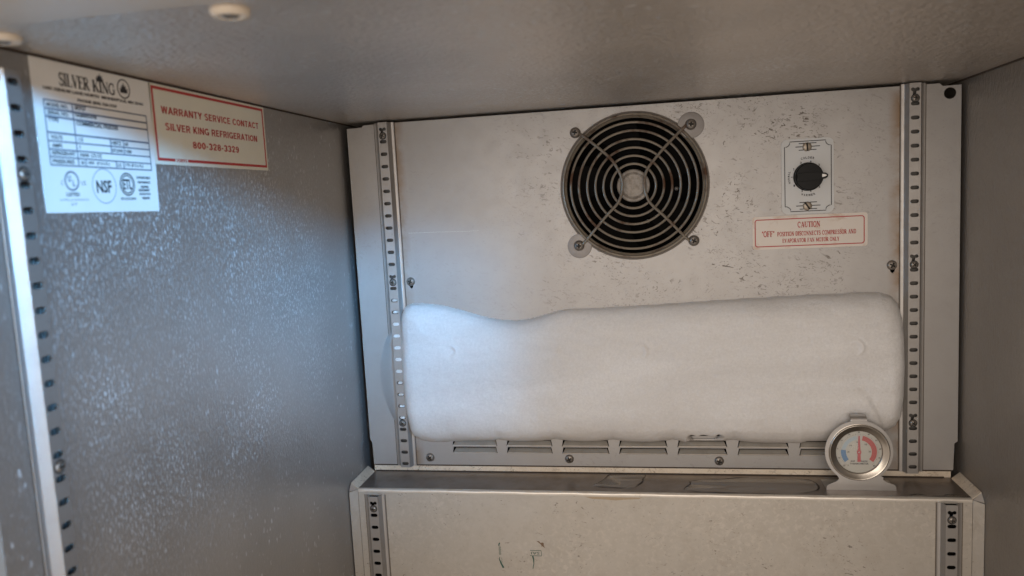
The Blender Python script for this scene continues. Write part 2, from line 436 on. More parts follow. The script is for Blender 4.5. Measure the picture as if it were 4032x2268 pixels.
# serif lettering drawn stroke by stroke: (x0,z0,x1,z1,width) or ('a',cx,cz,rx,rz,deg0,deg1,width)
TK, TN = 0.17, 0.06
SF = {
 'A': (0.78, [(0.10, 0, 0.40, 1, TN), (0.40, 1, 0.68, 0, TK), (0.2, 0.33, 0.6, 0.33, TN), (0, 0.02, 0.24, 0.02, TN), (0.5, 0.02, 0.8, 0.02, TN)]),
 'C': (0.72, [('a', 0.40, 0.5, 0.33, 0.48, 50, 310, 0.12), (0.64, 0.62, 0.64, 0.98, TN)]),
 'D': (0.78, [(0.16, 0, 0.16, 1, TK), (0, 0.02, 0.4, 0.02, TN), (0, 0.98, 0.4, 0.98, TN), ('a', 0.36, 0.5, 0.34, 0.48, -90, 90, 0.13)]),
 'E': (0.68, [(0.16, 0, 0.16, 1, TK), (0, 0.02, 0.62, 0.02, TN), (0, 0.98, 0.6, 0.98, TN), (0.16, 0.52, 0.46, 0.52, TN), (0.61, 0, 0.61, 0.26, TN), (0.59, 1, 0.59, 0.76, TN), (0.46, 0.4, 0.46, 0.64, TN)]),
 'F': (0.64, [(0.16, 0, 0.16, 1, TK), (0, 0.02, 0.32, 0.02, TN), (0, 0.98, 0.6, 0.98, TN), (0.16, 0.52, 0.44, 0.52, TN), (0.59, 1, 0.59, 0.74, TN), (0.44, 0.4, 0.44, 0.64, TN)]),
 'G': (0.80, [('a', 0.42, 0.5, 0.34, 0.48, 45, 325, 0.12), (0.66, 0.62, 0.66, 0.98, TN), (0.66, 0.05, 0.66, 0.42, 0.14), (0.5, 0.44, 0.8, 0.44, TN)]),
 'I': (0.36, [(0.17, 0, 0.17, 1, TK), (0, 0.02, 0.34, 0.02, TN), (0, 0.98, 0.34, 0.98, TN)]),
 'K': (0.80, [(0.16, 0, 0.16, 1, TK), (0, 0.02, 0.32, 0.02, TN), (0, 0.98, 0.32, 0.98, TN), (0.2, 0.4, 0.66, 0.98, TN), (0.34, 0.56, 0.66, 0.02, TK), (0.5, 0.98, 0.78, 0.98, TN), (0.5, 0.02, 0.82, 0.02, TN)]),
 'L': (0.66, [(0.16, 0, 0.16, 1, TK), (0, 0.02, 0.62, 0.02, TN), (0, 0.98, 0.34, 0.98, TN), (0.61, 0, 0.61, 0.28, TN)]),
 'M': (0.98, [(0.14, 0, 0.14, 1, TN), (0.14, 1, 0.46, 0.1, TK), (0.46, 0.1, 0.78, 1, TN), (0.8, 0, 0.8, 1, TK), (0, 0.02, 0.28, 0.02, TN), (0.66, 0.02, 0.96, 0.02, TN), (0, 0.98, 0.2, 0.98, TN), (0.76, 0.98, 0.96, 0.98, TN)]),
 'N': (0.80, [(0.14, 0, 0.14, 1, TN), (0.12, 1, 0.66, 0.02, TK), (0.66, 0, 0.66, 1, TN), (0, 0.02, 0.28, 0.02, TN), (0, 0.98, 0.2, 0.98, TN), (0.54, 0.98, 0.8, 0.98, TN)]),
 'O': (0.78, [('a', 0.39, 0.5, 0.33, 0.48, 0, 360, 0.12)]),
 'P': (0.66, [(0.16, 0, 0.16, 1, TK), (0, 0.02, 0.34, 0.02, TN), (0, 0.98, 0.36, 0.98, TN), ('a', 0.34, 0.73, 0.24, 0.25, -90, 90, 0.12), (0.16, 0.48, 0.34, 0.48, TN)]),
 'R': (0.76, [(0.16, 0, 0.16, 1, TK), (0, 0.02, 0.34, 0.02, TN), (0, 0.98, 0.36, 0.98, TN), ('a', 0.34, 0.75, 0.22, 0.23, -90, 90, 0.12), (0.16, 0.52, 0.34, 0.52, TN), (0.34, 0.52, 0.64, 0.02, TK), (0.54, 0.02, 0.78, 0.02, TN)]),
 'S': (0.58, [('a', 0.29, 0.74, 0.2, 0.23, 40, 240, 0.12), ('a', 0.29, 0.26, 0.22, 0.24, -140, 60, 0.12), (0.17, 0.56, 0.42, 0.44, 0.15), (0.47, 0.7, 0.47, 0.98, TN), (0.06, 0.02, 0.06, 0.3, TN)]),
 'T': (0.70, [(0.35, 0, 0.35, 1, TK), (0, 0.97, 0.7, 0.97, TN), (0.18, 0.02, 0.52, 0.02, TN), (0.02, 1, 0.02, 0.74, TN), (0.68, 1, 0.68, 0.74, TN)]),
 'U': (0.78, [(0.16, 1, 0.16, 0.3, TK), ('a', 0.39, 0.3, 0.23, 0.28, 180, 360, 0.1), (0.62, 1, 0.62, 0.3, TN), (0, 0.98, 0.32, 0.98, TN), (0.5, 0.98, 0.76, 0.98, TN)]),
 'V': (0.76, [(0.12, 1, 0.38, 0, TK), (0.38, 0, 0.64, 1, TN), (0, 0.98, 0.28, 0.98, TN), (0.52, 0.98, 0.76, 0.98, TN)]),
 'Y': (0.74, [(0.12, 1, 0.36, 0.45, TK), (0.36, 0.45, 0.62, 1, TN), (0.36, 0, 0.36, 0.5, TK), (0, 0.98, 0.26, 0.98, TN), (0.5, 0.98, 0.74, 0.98, TN), (0.2, 0.02, 0.52, 0.02, TN)]),
 '"': (0.30, [(0.06, 0.7, 0.1, 1, 0.09), (0.2, 0.7, 0.24, 1, 0.09)]),
 ' ': (0.34, []),
}
def serif(s, x, z, w_, h_, y=0.0, fat=1.0, gap=0.06):
    tot = sum(SF[c][0] + gap for c in s) - gap; V, F = [], []; cx = 0.0
    for ch in s:
        adv, st = SF[ch]
        for q in st:
            if q[0] == 'a':
                _, ax, az, rx_, rz_, d0, d1, wd = q
                n = 12
                pts = [(ax + rx_ * math.cos(math.radians(d0 + (d1 - d0) * i / n)), az + rz_ * math.sin(math.radians(d0 + (d1 - d0) * i / n))) for i in range(n + 1)]
            else:
                pts = [(q[0], q[1]), (q[2], q[3])]; wd = q[4]
            vv, ff = ribbon(pts, wd * fat)
            n0 = len(V)
            V += [(x + (a + cx) / tot * w_, y, z + c * h_) for a, b, c in vv]
            F += [tuple(i + n0 for i in t) for t in ff]
        cx += adv + gap
    return V, F

# bold grotesque capitals and figures, same scheme (B = stroke width)
B = 0.19; h_ = B / 2; Q = 1 - h_
GF = {
 'A': (0.74, [(0.08, 0, 0.37, 1, B), (0.37, 1, 0.66, 0, B), (0.2, 0.3, 0.54, 0.3, 0.15)]),
 'C': (0.74, [('a', 0.40, 0.5, 0.30, 0.41, 42, 318, B)]),
 'E': (0.62, [(0.12, 0, 0.12, 1, B), (0.1, h_, 0.58, h_, 0.17), (0.1, Q, 0.56, Q, 0.17), (0.1, 0.52, 0.52, 0.52, 0.16)]),
 'F': (0.58, [(0.12, 0, 0.12, 1, B), (0.1, Q, 0.56, Q, 0.17), (0.1, 0.5, 0.50, 0.5, 0.16)]),
 'G': (0.80, [('a', 0.41, 0.5, 0.31, 0.41, 42, 350, B), (0.44, 0.42, 0.74, 0.42, 0.15), (0.68, 0, 0.68, 0.46, 0.13)]),
 'I': (0.26, [(0.13, 0, 0.13, 1, B)]),
 'K': (0.72, [(0.12, 0, 0.12, 1, B), (0.16, 0.34, 0.60, 1, B), (0.28, 0.56, 0.62, 0, B)]),
 'L': (0.56, [(0.12, 0, 0.12, 1, B), (0.1, h_, 0.53, h_, 0.17)]),
 'N': (0.74, [(0.12, 0, 0.12, 1, B), (0.62, 0, 0.62, 1, B), (0.12, 0.98, 0.62, 0.02, B)]),
 'O': (0.80, [('a', 0.40, 0.5, 0.31, 0.41, 0, 360, B)]),
 'R': (0.72, [(0.12, 0, 0.12, 1, B), (0.1, Q, 0.42, Q, 0.17), (0.1, 0.46, 0.42, 0.46, 0.16), ('a', 0.40, 0.69, 0.18, 0.225, -90, 90, B), (0.42, 0.44, 0.60, 0, B)]),
 'S': (0.68, [('a', 0.34, 0.73, 0.22, 0.185, 25, 230, B), ('a', 0.34, 0.27, 0.23, 0.185, -155, 50, B), (0.22, 0.58, 0.47, 0.43, B)]),
 'T': (0.64, [(0.32, 0, 0.32, 1, B), (0.02, Q, 0.62, Q, 0.17)]),
 'V': (0.70, [(0.08, 1, 0.35, 0, B), (0.35, 0, 0.62, 1, B)]),
 'W': (0.96, [(0.08, 1, 0.27, 0, 0.17), (0.27, 0, 0.48, 1, 0.16), (0.48, 1, 0.69, 0, 0.16), (0.69, 0, 0.88, 1, 0.17)]),
 'Y': (0.70, [(0.08, 1, 0.35, 0.44, B), (0.62, 1, 0.35, 0.44, B), (0.35, 0, 0.35, 0.5, B)]),
 '0': (0.60, [('a', 0.30, 0.5, 0.20, 0.41, 0, 360, B)]),
 '2': (0.60, [('a', 0.30, 0.70, 0.20, 0.21, -10, 180, B), (0.47, 0.62, 0.12, 0.12, B), (0.06, h_, 0.55, h_, 0.17)]),
 '3': (0.60, [('a', 0.28, 0.72, 0.19, 0.19, -90, 165, B), ('a', 0.28, 0.28, 0.21, 0.19, -165, 90, B)]),
 '8': (0.60, [('a', 0.30, 0.72, 0.18, 0.19, 0, 360, 0.17), ('a', 0.30, 0.29, 0.20, 0.20, 0, 360, 0.18)]),
 '9': (0.60, [('a', 0.30, 0.68, 0.19, 0.225, 0, 360, 0.18), ('a', 0.29, 0.5, 0.20, 0.41, -140, 20, B)]),
 '-': (0.36, [(0.04, 0.42, 0.32, 0.42, 0.16)]), ' ': (0.28, []),
}
def grot(s, x, z, w_, h_, y=0.0):
    global SF
    keep_, SF = SF, GF
    try: return serif(s, x, z, w_, h_, y, 1.0, 0.07)
    finally: SF = keep_

# ------------------------------------------------------------------ shared screw meshes (axis -y, at origin)
def screw_mesh(name, r, h, cross=0.55, slotted=False, mat=None):
    V, F, I = [], [], []
    nr, na = 14, 56
    for i in range(nr + 1):
        rr = r * i / nr
        for k in range(na):
            a = 2 * PI * k / na; x = rr * math.cos(a); z = rr * math.sin(a)
            y = -h * math.sqrt(max(0, 1 - (rr / r) ** 2.4))
            V.append([x, y, z])
    def inx(x, z):
        if slotted: return abs(z) < 0.16 * r and True
        L, W = cross * r, 0.15 * r
        return (abs(x) < L and abs(z) < W) or (abs(z) < L and abs(x) < W)
    for q in V:
        if inx(q[0], q[2]): q[1] += 0.45 * h
    for i in range(nr):
        for k in range(na):
            j = (k + 1) % na
            f = (i * na + k, i * na + j, (i + 1) * na + j, (i + 1) * na + k)
            F.append(f)
            cxm = sum(V[t][0] for t in f) / 4; czm = sum(V[t][2] for t in f) / 4
            I.append(1 if inx(cxm, czm) else 0)
    return mesh(name, ([tuple(q) for q in V], F, I), [mat or M['screw'], M['recess']], True, fix=False)
ME_SCREW = screw_mesh('panel_screw', 4.7, 2.8, 0.5)
ME_SMALL = screw_mesh('rail_screw', 3.1, 1.8, 0.62)
ME_GUARD = screw_mesh('guard_screw', 5.2, 3.6, 0.42)
ME_SLOT = screw_mesh('slot_screw', 4.3, 1.8, slotted=True, mat=M['brass'])
def add_screw(me, parent, x, y, z, off=(0, 0, 0), ang=None, name='screw', tilt=0.0):
    if ang is None: ang = random.uniform(0, PI / 2)
    return link(name, me, parent, (x - off[0], y - off[1], z - off[2]), (tilt, ang, 0))

# ------------------------------------------------------------------ the setting: liner of the cabinet
XL, XR, ZC, ZF, YF, YB = -6.0, 593.0, 368.3, -340.0, -470.0, 75.0
struct('wall_left', box(XL - 40, XL, YF, YB, ZF - 20, ZC), M['wall'])
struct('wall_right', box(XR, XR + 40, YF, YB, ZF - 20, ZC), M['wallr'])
struct('ceiling', box(XL - 40, XR + 40, YF, YB, ZC + 0.01, ZC + 40), M['ceil'])
struct('floor', box(XL, XR, YF, -60, ZF - 20, ZF), M['wallr'])
struct('wall_back', box(XL, XR, YB - 15, YB - 0.5, ZF, ZC), M['dark'])
bv = [(XL - 40, YF, ZC - 0.5), (XR + 40, YF, ZC - 0.5), (XR + 40, -488, ZC - 1.2), (XL - 40, -488, ZC - 1.2), (XR + 40, -518, ZC + 2), (XL - 40, -518, ZC + 2), (XR + 40, -524, ZC + 9), (XL - 40, -524, ZC + 9), (XR + 40, -524, ZC + 40), (XL - 40, -524, ZC + 40), (XR + 40, YF, ZC + 40), (XL - 40, YF, ZC + 40)]
struct('frame_top', (bv, [(0, 1, 2, 3), (3, 2, 4, 5), (5, 4, 6, 7), (7, 6, 8, 9), (9, 8, 10, 11), (11, 10, 1, 0), (0, 3, 5, 7, 9, 11), (1, 10, 8, 6, 4, 2)]), M['breaker'], True)
def side_frame(name, X, s):
    pr = [(X - s * 0.6, YF), (X + s * 1.4, -488), (X - s * 2, -518), (X - s * 9, -524), (X - s * 40, -524), (X - s * 40, YF)]
    v = [(x, y, z) for z in (ZF - 20, ZC - 1.3) for x, y in pr]; n = len(pr)
    struct(name, (v, [(i, (i + 1) % n, (i + 1) % n + n, i + n) for i in range(n)] + [tuple(range(n)), tuple(range(n, 2 * n))]), M['breaker'], True)
side_frame('frame_left', XL, 1)
side_frame('frame_right', XR, -1)

struct('ceiling_seam', merge(tube([(XL + 0.3, y, ZC - 0.3) for y in range(-470, 61, 10)], 1.1, 8), tube([(XR - 0.3, y, ZC - 0.3) for y in range(-470, 61, 10)], 1.1, 8)), M['seam'], True)

# ------------------------------------------------------------------ evaporator cover (upper back panel)
O = (293.5, 0, 0)
ep = thing('back_panel', 'upper back panel of dull speckled metal with the fan opening, dial and louvres', 'panel', O)
FX, FZ = 292.9, 287.2
PL = 52.0                                                   # seam between side flanges and middle sheet hides under the rails
outer = [(1.6, 0.6), (586.8, 0.6), (587.6, 27), (590.4, 29), (589.6, 363.2), (574, 363.0), (571, 365.6), (40, 365.6), (16.5, 364.9), (15.2, 363.0), (-1.4, 362.6), (-0.9, 28), (1.2, 25)]
holes = [circ(FX, FZ, 68.6, 72), circ(580.0, 356.2, 5.2, 28)]
LX = [(91.4 + 59.12 * i, 140.6 + 59.12 * i) for i in range(8)]
LZ = [(13.6, 20.5), (21.4, 28.9)]
lv = []
for i, (a, b) in enumerate(LX):
    if b > 540: continue
    for z0, z1 in LZ: lv.append((a, b, z0, z1))
for a, b, z0, z1 in lv:
    holes.append([(a, z0), (b, z0), (b - 1.4, z1), (a + 1.4, z1)])
holes.append([(341, 33.4), (369.5, 33.4), (368.5, 38.4), (342, 38.4)])
holes.append(slot(57.6, 195.5, 4.2, 6, 6)); holes.append(slot(531.6, 196.2, 4.6, 7, 6))
part('cover_sheet', plate(outer, holes, 0, 1.0), M['panel'], ep, off=O)
for n_, (a, b, z0, z1) in enumerate(lv):
    V, F = [], []
    K = 9
    for k in range(K):                                      # curved blade pressed inwards
        t = k / (K - 1); yy = 0.2 - 1.1 * math.sin(PI * min(1, t / 0.35)) + 6.5 * max(0, t - 0.2) ** 1.15; zz = z0 + 0.05 + (z1 - z0 - 2.7) * t; ins = 0.3 + 2.6 * t
        V += [(a + ins, yy, zz), (b - ins, yy, zz), (a + ins, yy + 0.7, zz - 0.3), (b - ins, yy + 0.7, zz - 0.3)]
    for k in range(K - 1):
        q = 4 * k; F += [(q, q + 1, q + 5, q + 4), (q + 2, q + 6, q + 7, q + 3), (q, q + 4, q + 6, q + 2), (q + 1, q + 3, q + 7, q + 5)]
    q = 4 * (K - 1); F += [(q, q + 1, q + 3, q + 2), (0, 2, 3, 1)]
    part('louvre', (V, F), M['louvre'], ep, True, off=O)
for x, z, an in ((57.1, 200.1, 0.3), (531.1, 200.5, 0.5), (65.9, 8.5, 0.9), (216.9, 8.2, 1.1), (368.9, 7.5, 0.3), (521.5, 7.4, 0.8)):
    add_screw(ME_SCREW, ep, x, 0, z, O, an)
part('bottom_lip', box(1.5, 585.2, 1.4, 2.6, -7.4, 3), M['lip'], ep, off=O)
sc_m = plain('bare scratch', (0.75, 0.75, 0.75), 0.35, 0.5)
part('scratch', ribbon([(58, 251.2), (90, 251.0), (121, 250.4), (134, 250.6)], 0.16, -0.03, 0.08), sc_m, ep, off=O)
part('scuff', ribbon([(376, 205.6), (381, 204.6), (386.5, 203.2)], 1.3, -0.03, 0.5), M['grime'], ep, off=O)
part('scuff', ribbon([(366, 207.5), (369, 206.6)], 1.2, -0.03, 0.4), M['grime'], ep, off=O)
part('joint_shade', merge(box(2, 586, 1.02, 1.38, -1.2, 1.2)), M['seam'], ep, off=O)  # dark strip added for the shade under the panel's lower edge
part('ledge_shade', tube([(x, 0.9, -7.2) for x in range(3, 585, 6)], 0.8, 6), M['seam'], ep, True, off=O)  # dark tube added as shade where lip meets ledge
part('grime_shade_ring', ring(circ(FX, FZ + 0.3, 73.0, 72), circ(FX, FZ + 0.3, 71.0, 72), -0.03), M['grime'], ep, off=O)  # brown dirt and the shade round the guard, painted as one band
part('fan_shroud', lathe([(68.6, 1.0), (67.6, 6), (66.5, 30), (66.5, 44)], FX, FZ, 56), M['blade'], ep, True, off=O)

# ------------------------------------------------------------------ fan behind the guard
OF = (292.4, 20, 288.0)
fan = thing('evaporator_fan', 'dark evaporator fan with pitted grey round hub, seen through the wire guard', 'fan', OF)
part('hub', merge(lathe([(16.2, 12), (16.2, 3.2), (15.4, 2.2), (13.4, 2.0), (12.8, 2.7), (12.1, 2.0), (11.4, 2.6), (10.8, 3.0)], 292.4, 288, 40), disc(292.4, 288, 10.8, 3.0)), M['hub'], fan, True, off=OF)
part('motor', lathe([(14, 10), (14, 44), (0.01, 44)], 292.4, 288, 24), M['dark'], fan, True, off=OF)
for k in range(5):
    V, F = [], []
    for i in range(7):
        r = 15 + 50 * i / 6
        for j in range(7):
            t = (j / 6 - 0.5); a = 2 * PI * k / 5 + 0.4 + t * (0.62 + 0.12 * i / 6) + 0.25 * (i / 6) ** 2
            V.append((292.4 + r * math.cos(a), 22 + 16 * t, 288 + r * math.sin(a)))
    for i in range(6):
        for j in range(6): q = i * 7 + j; F.append((q, q + 1, q + 8, q + 7))
    part('blade', (V, F), M['blade'], fan, True, off=OF)
for x, z in ((334.5, 283.0), (305.5, 251.8)):
    part('pale_speck', lathe([(2.1, 14.5), (1.8, 13.0), (0.9, 12.2), (0.01, 12.1)], x, z, 12), M['washer'], fan, True, off=OF)  # small pale specks inside the fan opening

# ------------------------------------------------------------------ fan guard
OG = (FX, 0, FZ)
gd = thing('fan_guard', 'round wire fan guard of concentric rings screwed over the fan opening', 'fan guard', OG)
for k, r in enumerate((21.7, 29.5, 37.4, 45.5, 53.8, 61.7)):
    part('ring', tube([(FX - 0.3 + r * math.cos(a), -3.6, FZ + 0.4 + r * math.sin(a)) for a in (2 * PI * i / 72 for i in range(72))], 1.25, 8, True), M['wire'], gd, True, off=OG)
part('outer_ring', merge(lathe([(71.4, -0.05), (71.2, -2.2), (70.4, -3.6), (69.2, -3.9), (68.4, -3.2), (68.2, -1.0), (67.6, -0.5), (66.9, -1.6), (66.3, -1.2), (66.2, 1.5)], FX, FZ + 0.3, 80)), M['wire'], gd, True, off=OG)
wl_ = [(-55.5, 55.4), (-51, 54.0), (-46.3, 50.7), (-31.6, 38.1), (-21.5, 28.2), (-16.0, 19.8), (-12.3, 11.5), (-10.6, 2.1), (-12.4, -8.3), (-16.8, -16.8), (-28.3, -28.5), (-49.3, -51.9), (-55.0, -56.1)]
wr_ = [(56.1, 56.3), (52.5, 55.8), (48.8, 53.0), (31.4, 36.4), (19.7, 23.4), (13.8, 15.8), (11.0, 7.9), (10.4, -0.2), (11.9, -8.4), (16.2, -17.8), (29.5, -31.3), (50.5, -54.0), (55.5, -55.4)]
for pts in (wl_, wr_):
    pp = []
    for x, z in pts:
        d = math.hypot(x, z); pp.append((FX - 0.2 + x, -6.0 if d < 66 else -6.0 + 4.2 * min(1, (d - 66) / 9), FZ + 0.1 + z))
    part('brace_wire', tube(smooth_path(pp, 6), 1.45, 8), M['wire'], gd, True, off=OG)
for x, z in ((237.2, 342.9), (349.0, 343.6), (349.2, 231.3), (236.5, 231.0)):
    part('wire_eye', tube([(x + 4.2 * math.cos(2 * PI * i / 24), -1.3, z + 4.2 * math.sin(2 * PI * i / 24)) for i in range(24)], 1.15, 8, True), M['wire'], gd, True, off=OG)
for x, z, r in ((349.2, 343.0, 12.6), (237.0, 230.4, 12.2)):
    part('washer', lathe([(r, -0.05), (r - 0.2, -0.8), (r - 0.7, -0.95), (2.5, -0.6)], x, z, 40), M['washer'], gd, True, off=OG)
for x, z, an in ((237.2, 343.1, 0.2), (349.2, 343.7, 0.15), (349.4, 231.4, 0.5), (236.5, 230.9, 0.0)):
    add_screw(ME_GUARD, gd, x, -1.6, z, OG, an)

# ------------------------------------------------------------------ slotted shelf standards
def make_standard(name, label, loc, z_lo, z_hi, slot0, n, screws, pitch=12.7, rz=0.0, link_cut=True, back=None):
    """local frame: x across, -y towards the viewer, z up; loc z = 0"""
    t = thing(name, label, 'shelf standard', loc, rz, 'slotted shelf standards')
    hs = []
    for k in range(n):
        z = slot0 - pitch * k
        if z_lo + 3 < z < z_hi - 2: hs.append(slot(0, z, 7.6, 3.6))
    for i, h in enumerate(hs):                                # keyhole cut joining a slot to the screw hole
        zc = sum(b for a, b in h) / len(h)
        for szz in screws:
            if link_cut and 4 < zc - szz < 11.5:
                hs[i] = [(-2.0, zc + 1.8), (-3.3, zc + 1.2), (-3.8, zc), (-3.3, zc - 1.2), (-2.0, zc - 1.9), (-2.3, szz + 3.2), (0.4, szz + 3.2), (1.2, zc - 1.5), (2.4, zc - 1.8), (3.5, zc - 1.2), (3.8, zc), (3.3, zc + 1.2), (2.0, zc + 1.8), (0, zc + 0.7)]
    face = plate([(-4.9, z_lo), (4.9, z_lo), (4.9, z_hi), (-4.9, z_hi)], hs, -6.6, -5.8)
    def strip(pr):
        v = [(x, y, z) for z in (z_lo, z_hi) for x, y in pr]; m = len(pr)
        return v, [(i, i + 1, i + 1 + m, i + m) for i in range(m - 1)]
    sides = []
    for s in (-1, 1):
        pr = [(s * 4.9, -6.6), (s * 5.2, -6.2), (s * 7.3, -1.2), (s * 7.8, -0.8), (s * 10.4, -0.75), (s * 10.6, -0.05), (s * 7.5, -0.05), (s * 6.6, -0.6), (s * 4.7, -5.8)]
        sides.append(strip(pr))
        m = len(pr)
        for zz in (z_lo, z_hi): sides.append(([(x, y, zz) for x, y in pr], [tuple(range(m))]))
    part('rail', merge(face, *sides), M['rail'], t, True)
    for s_ in (-1, 1):
        part('foot_line', ([(s_ * 10.5, -0.04, z_lo), (s_ * 11.5, -0.04, z_lo), (s_ * 11.5, -0.04, z_hi), (s_ * 10.5, -0.04, z_hi)], [(0, 1, 2, 3)]), M['grime'], t)  # thin dark line along each foot of the rail
    part('slot_shade_strip', box(-5.5, 5.5, -0.9, -0.3, z_lo + 1, z_hi - 1), back or M['slot_shade'], t)  # added strip, no real part; its dark colour is the slots' shade
    for szz in screws:
        part('screw_collar', lathe([(3.9, -6.62), (3.8, -6.85), (3.3, -6.8), (3.2, -6.62)], 0, szz, 24), M['recess'], t, True)
        add_screw(ME_SMALL, t, 0, -6.7, szz)
    return t
make_standard('shelf_standard', 'upper left slotted shelf standard on the back panel, its lower half iced over', (39.7, 0, 0), -0.6, 366.2, 359.2, 29, (352.4, 200.5, 48.4))
make_standard('shelf_standard', 'upper right slotted shelf standard on the back panel, beside the caution label and dial', (548.6, 0, 0), -1.0, 367.0, 361.3, 29, (353.3, 201.0, 48.9))
LY = -51.5
make_standard('shelf_standard', 'lower left slotted shelf standard on the front of the housing under the ledge', (20.2, LY, 0), -330, -13.6, -20.3, 25, (-26.2, -178.6), 12.9, back=M['dark'])
make_standard('shelf_standard', 'lower right slotted shelf standard on the front of the housing under the ledge', (565.6, LY, 0), -330, -11.4, -18.2, 25, (-25.2, -177.6), 12.9, back=M['dark'])
make_standard('shelf_standard', 'shiny slotted shelf standard on the left wall in the foreground, lit blue-white', (XL, -436.5, 0), -30, 356.5, 350.6, 30, (305.2, 153.8, 2.4), rz=PI / 2, link_cut=False)

# ------------------------------------------------------------------ frost slab
poly = [(42.0, 98), (42.6, 130), (43.6, 155), (46.0, 167), (50, 173.6), (57, 176.2), (67.2, 176.3), (80, 175.2), (93.0, 172.9), (110, 168.2), (126.7, 162.8), (142, 158.6), (156.0, 156.4), (168, 155.7), (178, 156.4), (190, 158.8), (202.1, 161.9), (212, 164.9), (222.8, 166.6), (240, 167.0), (259.1, 167.0), (306.8, 168.6), (368.7, 171.3), (443.5, 173.9), (497.9, 175.2), (519.3, 175.0), (530, 171.0), (536.0, 163), (539.5, 150), (541.2, 132), (541.8, 105), (541.0, 76), (538.6, 56), (533, 46), (524, 40), (505, 34), (498, 31), (480, 30), (452, 29.5), (446, 27.5), (430, 27.6), (410.3, 27.8), (398.7, 28.2), (388.7, 29.4), (382.7, 30.8), (376, 29.6), (341, 29.5), (336, 27.4), (329.2, 29.5), (323.8, 30.6), (316.9, 29.4), (303.7, 28.1), (293.3, 27.8), (277.2, 28.2), (269.5, 29.1), (264, 30.2), (256.8, 29.4), (247.5, 28.2), (233.3, 27.8), (218, 28.4), (208, 29.8), (203, 30.4), (198, 29.4), (185, 28.2), (165, 27.6), (150, 28.2), (144, 29.8), (138, 28.6), (120, 27.8), (94, 27.4), (80, 26.2), (68, 26.4), (57.9, 28.9), (50, 34), (46.5, 41), (43.5, 60)]
crev = [(339.9, 35.9), (341.3, 37.2), (343.0, 36.9), (345.7, 35.4), (349.4, 35.5), (350.5, 36.8), (353.2, 37.4), (355.9, 36.8), (359.2, 35.9), (364.0, 35.6), (366.3, 36.8), (368.0, 38.2), (370.6, 36.4), (369.3, 34.5), (366.9, 32.2), (364, 31.0), (344, 31.0), (342.0, 33.0)]
def sdist(px, pz, P):
    P = np.array(P); Q = np.roll(P, -1, axis=0)
    best = np.full(px.shape, 1e9); inside = np.zeros(px.shape, bool)
    for (ax, az), (bx, bz) in zip(P, Q):
        dx, dz = bx - ax, bz - az
        t = np.clip(((px - ax) * dx + (pz - az) * dz) / (dx * dx + dz * dz), 0, 1)
        best = np.minimum(best, np.hypot(px - ax - t * dx, pz - az - t * dz))
        c = ((az > pz) != (bz > pz)) & (px < (bx - ax) * (pz - az) / (bz - az + 1e-12) + ax)
        inside ^= c
    return np.where(inside, best, -best)
st = 1.0
gx, gz = np.meshgrid(np.arange(38, 546, st), np.arange(22, 181, st), indexing='ij')
d = sdist(gx, gz, poly)
ex = (gx - 42) / 500.0
T = 13.5 + 6.5 * ex
Rr = 19.0 + 7 * np.clip((gz - 100) / 70, 0, 1) - 5 * np.clip((ex - 0.93) / 0.07, 0, 1) - 6 * np.clip(1 - (gx - 42) / 30, 0, 1)
dd = np.clip(d, 0, None)
h = T * np.sqrt(np.clip(1 - (1 - np.clip(dd / Rr, 0, 1)) ** 2, 0, 1))
h += np.clip(d, 0, 60) * 0.05
# long soft swell, a terrace line low down and the bosses that show through
h += 1.1 * np.sin(gx / 61.0 + 0.6) * np.clip(d / 30, 0, 1) + 0.5 * np.sin(gx / 23.0 + gz / 31.0) * np.clip(d / 30, 0, 1)
ter = 86 - 4 * np.sin(gx / 90.0) - 40 * np.clip((gx - 488) / 30, 0, 1) ** 2
h += 2.6 * (1 / (1 + np.exp(np.clip((gz - ter) / 2.2, -30, 30)))) * np.clip(d / 16, 0, 1) * np.clip((gx - 180) / 120, 0, 1)
for bx, bz in ((99.5, 127.5), (293.5, 124.7), (493.5, 125.5)):
    r = np.hypot(gx - bx, gz - bz)
    h += 1.8 * np.exp(-((r - 6.5) / 1.8) ** 2) * (0.35 + 0.65 * np.clip((gx - bx + 0.4 * (gz - bz)) / np.maximum(r, 1), -0.4, 1)) - 0.7 * np.exp(-(r / 5) ** 2)
def vnoise(s_, sd):
    rs = np.random.RandomState(sd); L = rs.rand(200, 200)
    u, v = gx / s_, gz / s_; iu, iv = u.astype(int), v.astype(int); fu, fv = u - iu, v - iv
    fu = fu * fu * (3 - 2 * fu); fv = fv * fv * (3 - 2 * fv)
    return (L[iu, iv] * (1 - fu) + L[iu + 1, iv] * fu) * (1 - fv) + (L[iu, iv + 1] * (1 - fu) + L[iu + 1, iv + 1] * fu) * fv - 0.5
h += (2.2 * vnoise(38.0, 1) + 0.9 * vnoise(15.0, 2) + 0.35 * vnoise(6.0, 3)) * np.clip(d / 12, 0, 1)
h += (0.35 * vnoise(3.0, 4)) * np.clip(d / 4, 0, 1)
dc = -sdist(gx, gz, crev)
cre = np.clip(dc / 2.6, 0, 1)
h = np.where(gz < 42, np.minimum(h, h * (0.15 + 0.85 * np.sqrt(cre)) + 0.2), h)
h = np.where(d < 0, np.maximum(-2.0, d * 1.2), h)
keep = (d > -1.6) & (dc > -0.6)
idx = -np.ones(gx.shape, int); V = []; F = []
for i in range(gx.shape[0] - 1):
    for j in range(gx.shape[1] - 1):
        if keep[i, j] and keep[i + 1, j] and keep[i, j + 1] and keep[i + 1, j + 1]:
            q = []
            for a, b in ((i, j), (i + 1, j), (i + 1, j + 1), (i, j + 1)):
                if idx[a, b] < 0: idx[a, b] = len(V); V.append((float(gx[a, b]), float(-h[a, b]), float(gz[a, b])))
                q.append(int(idx[a, b]))
            F.append(tuple(q))
OI = (292, 0, 28)
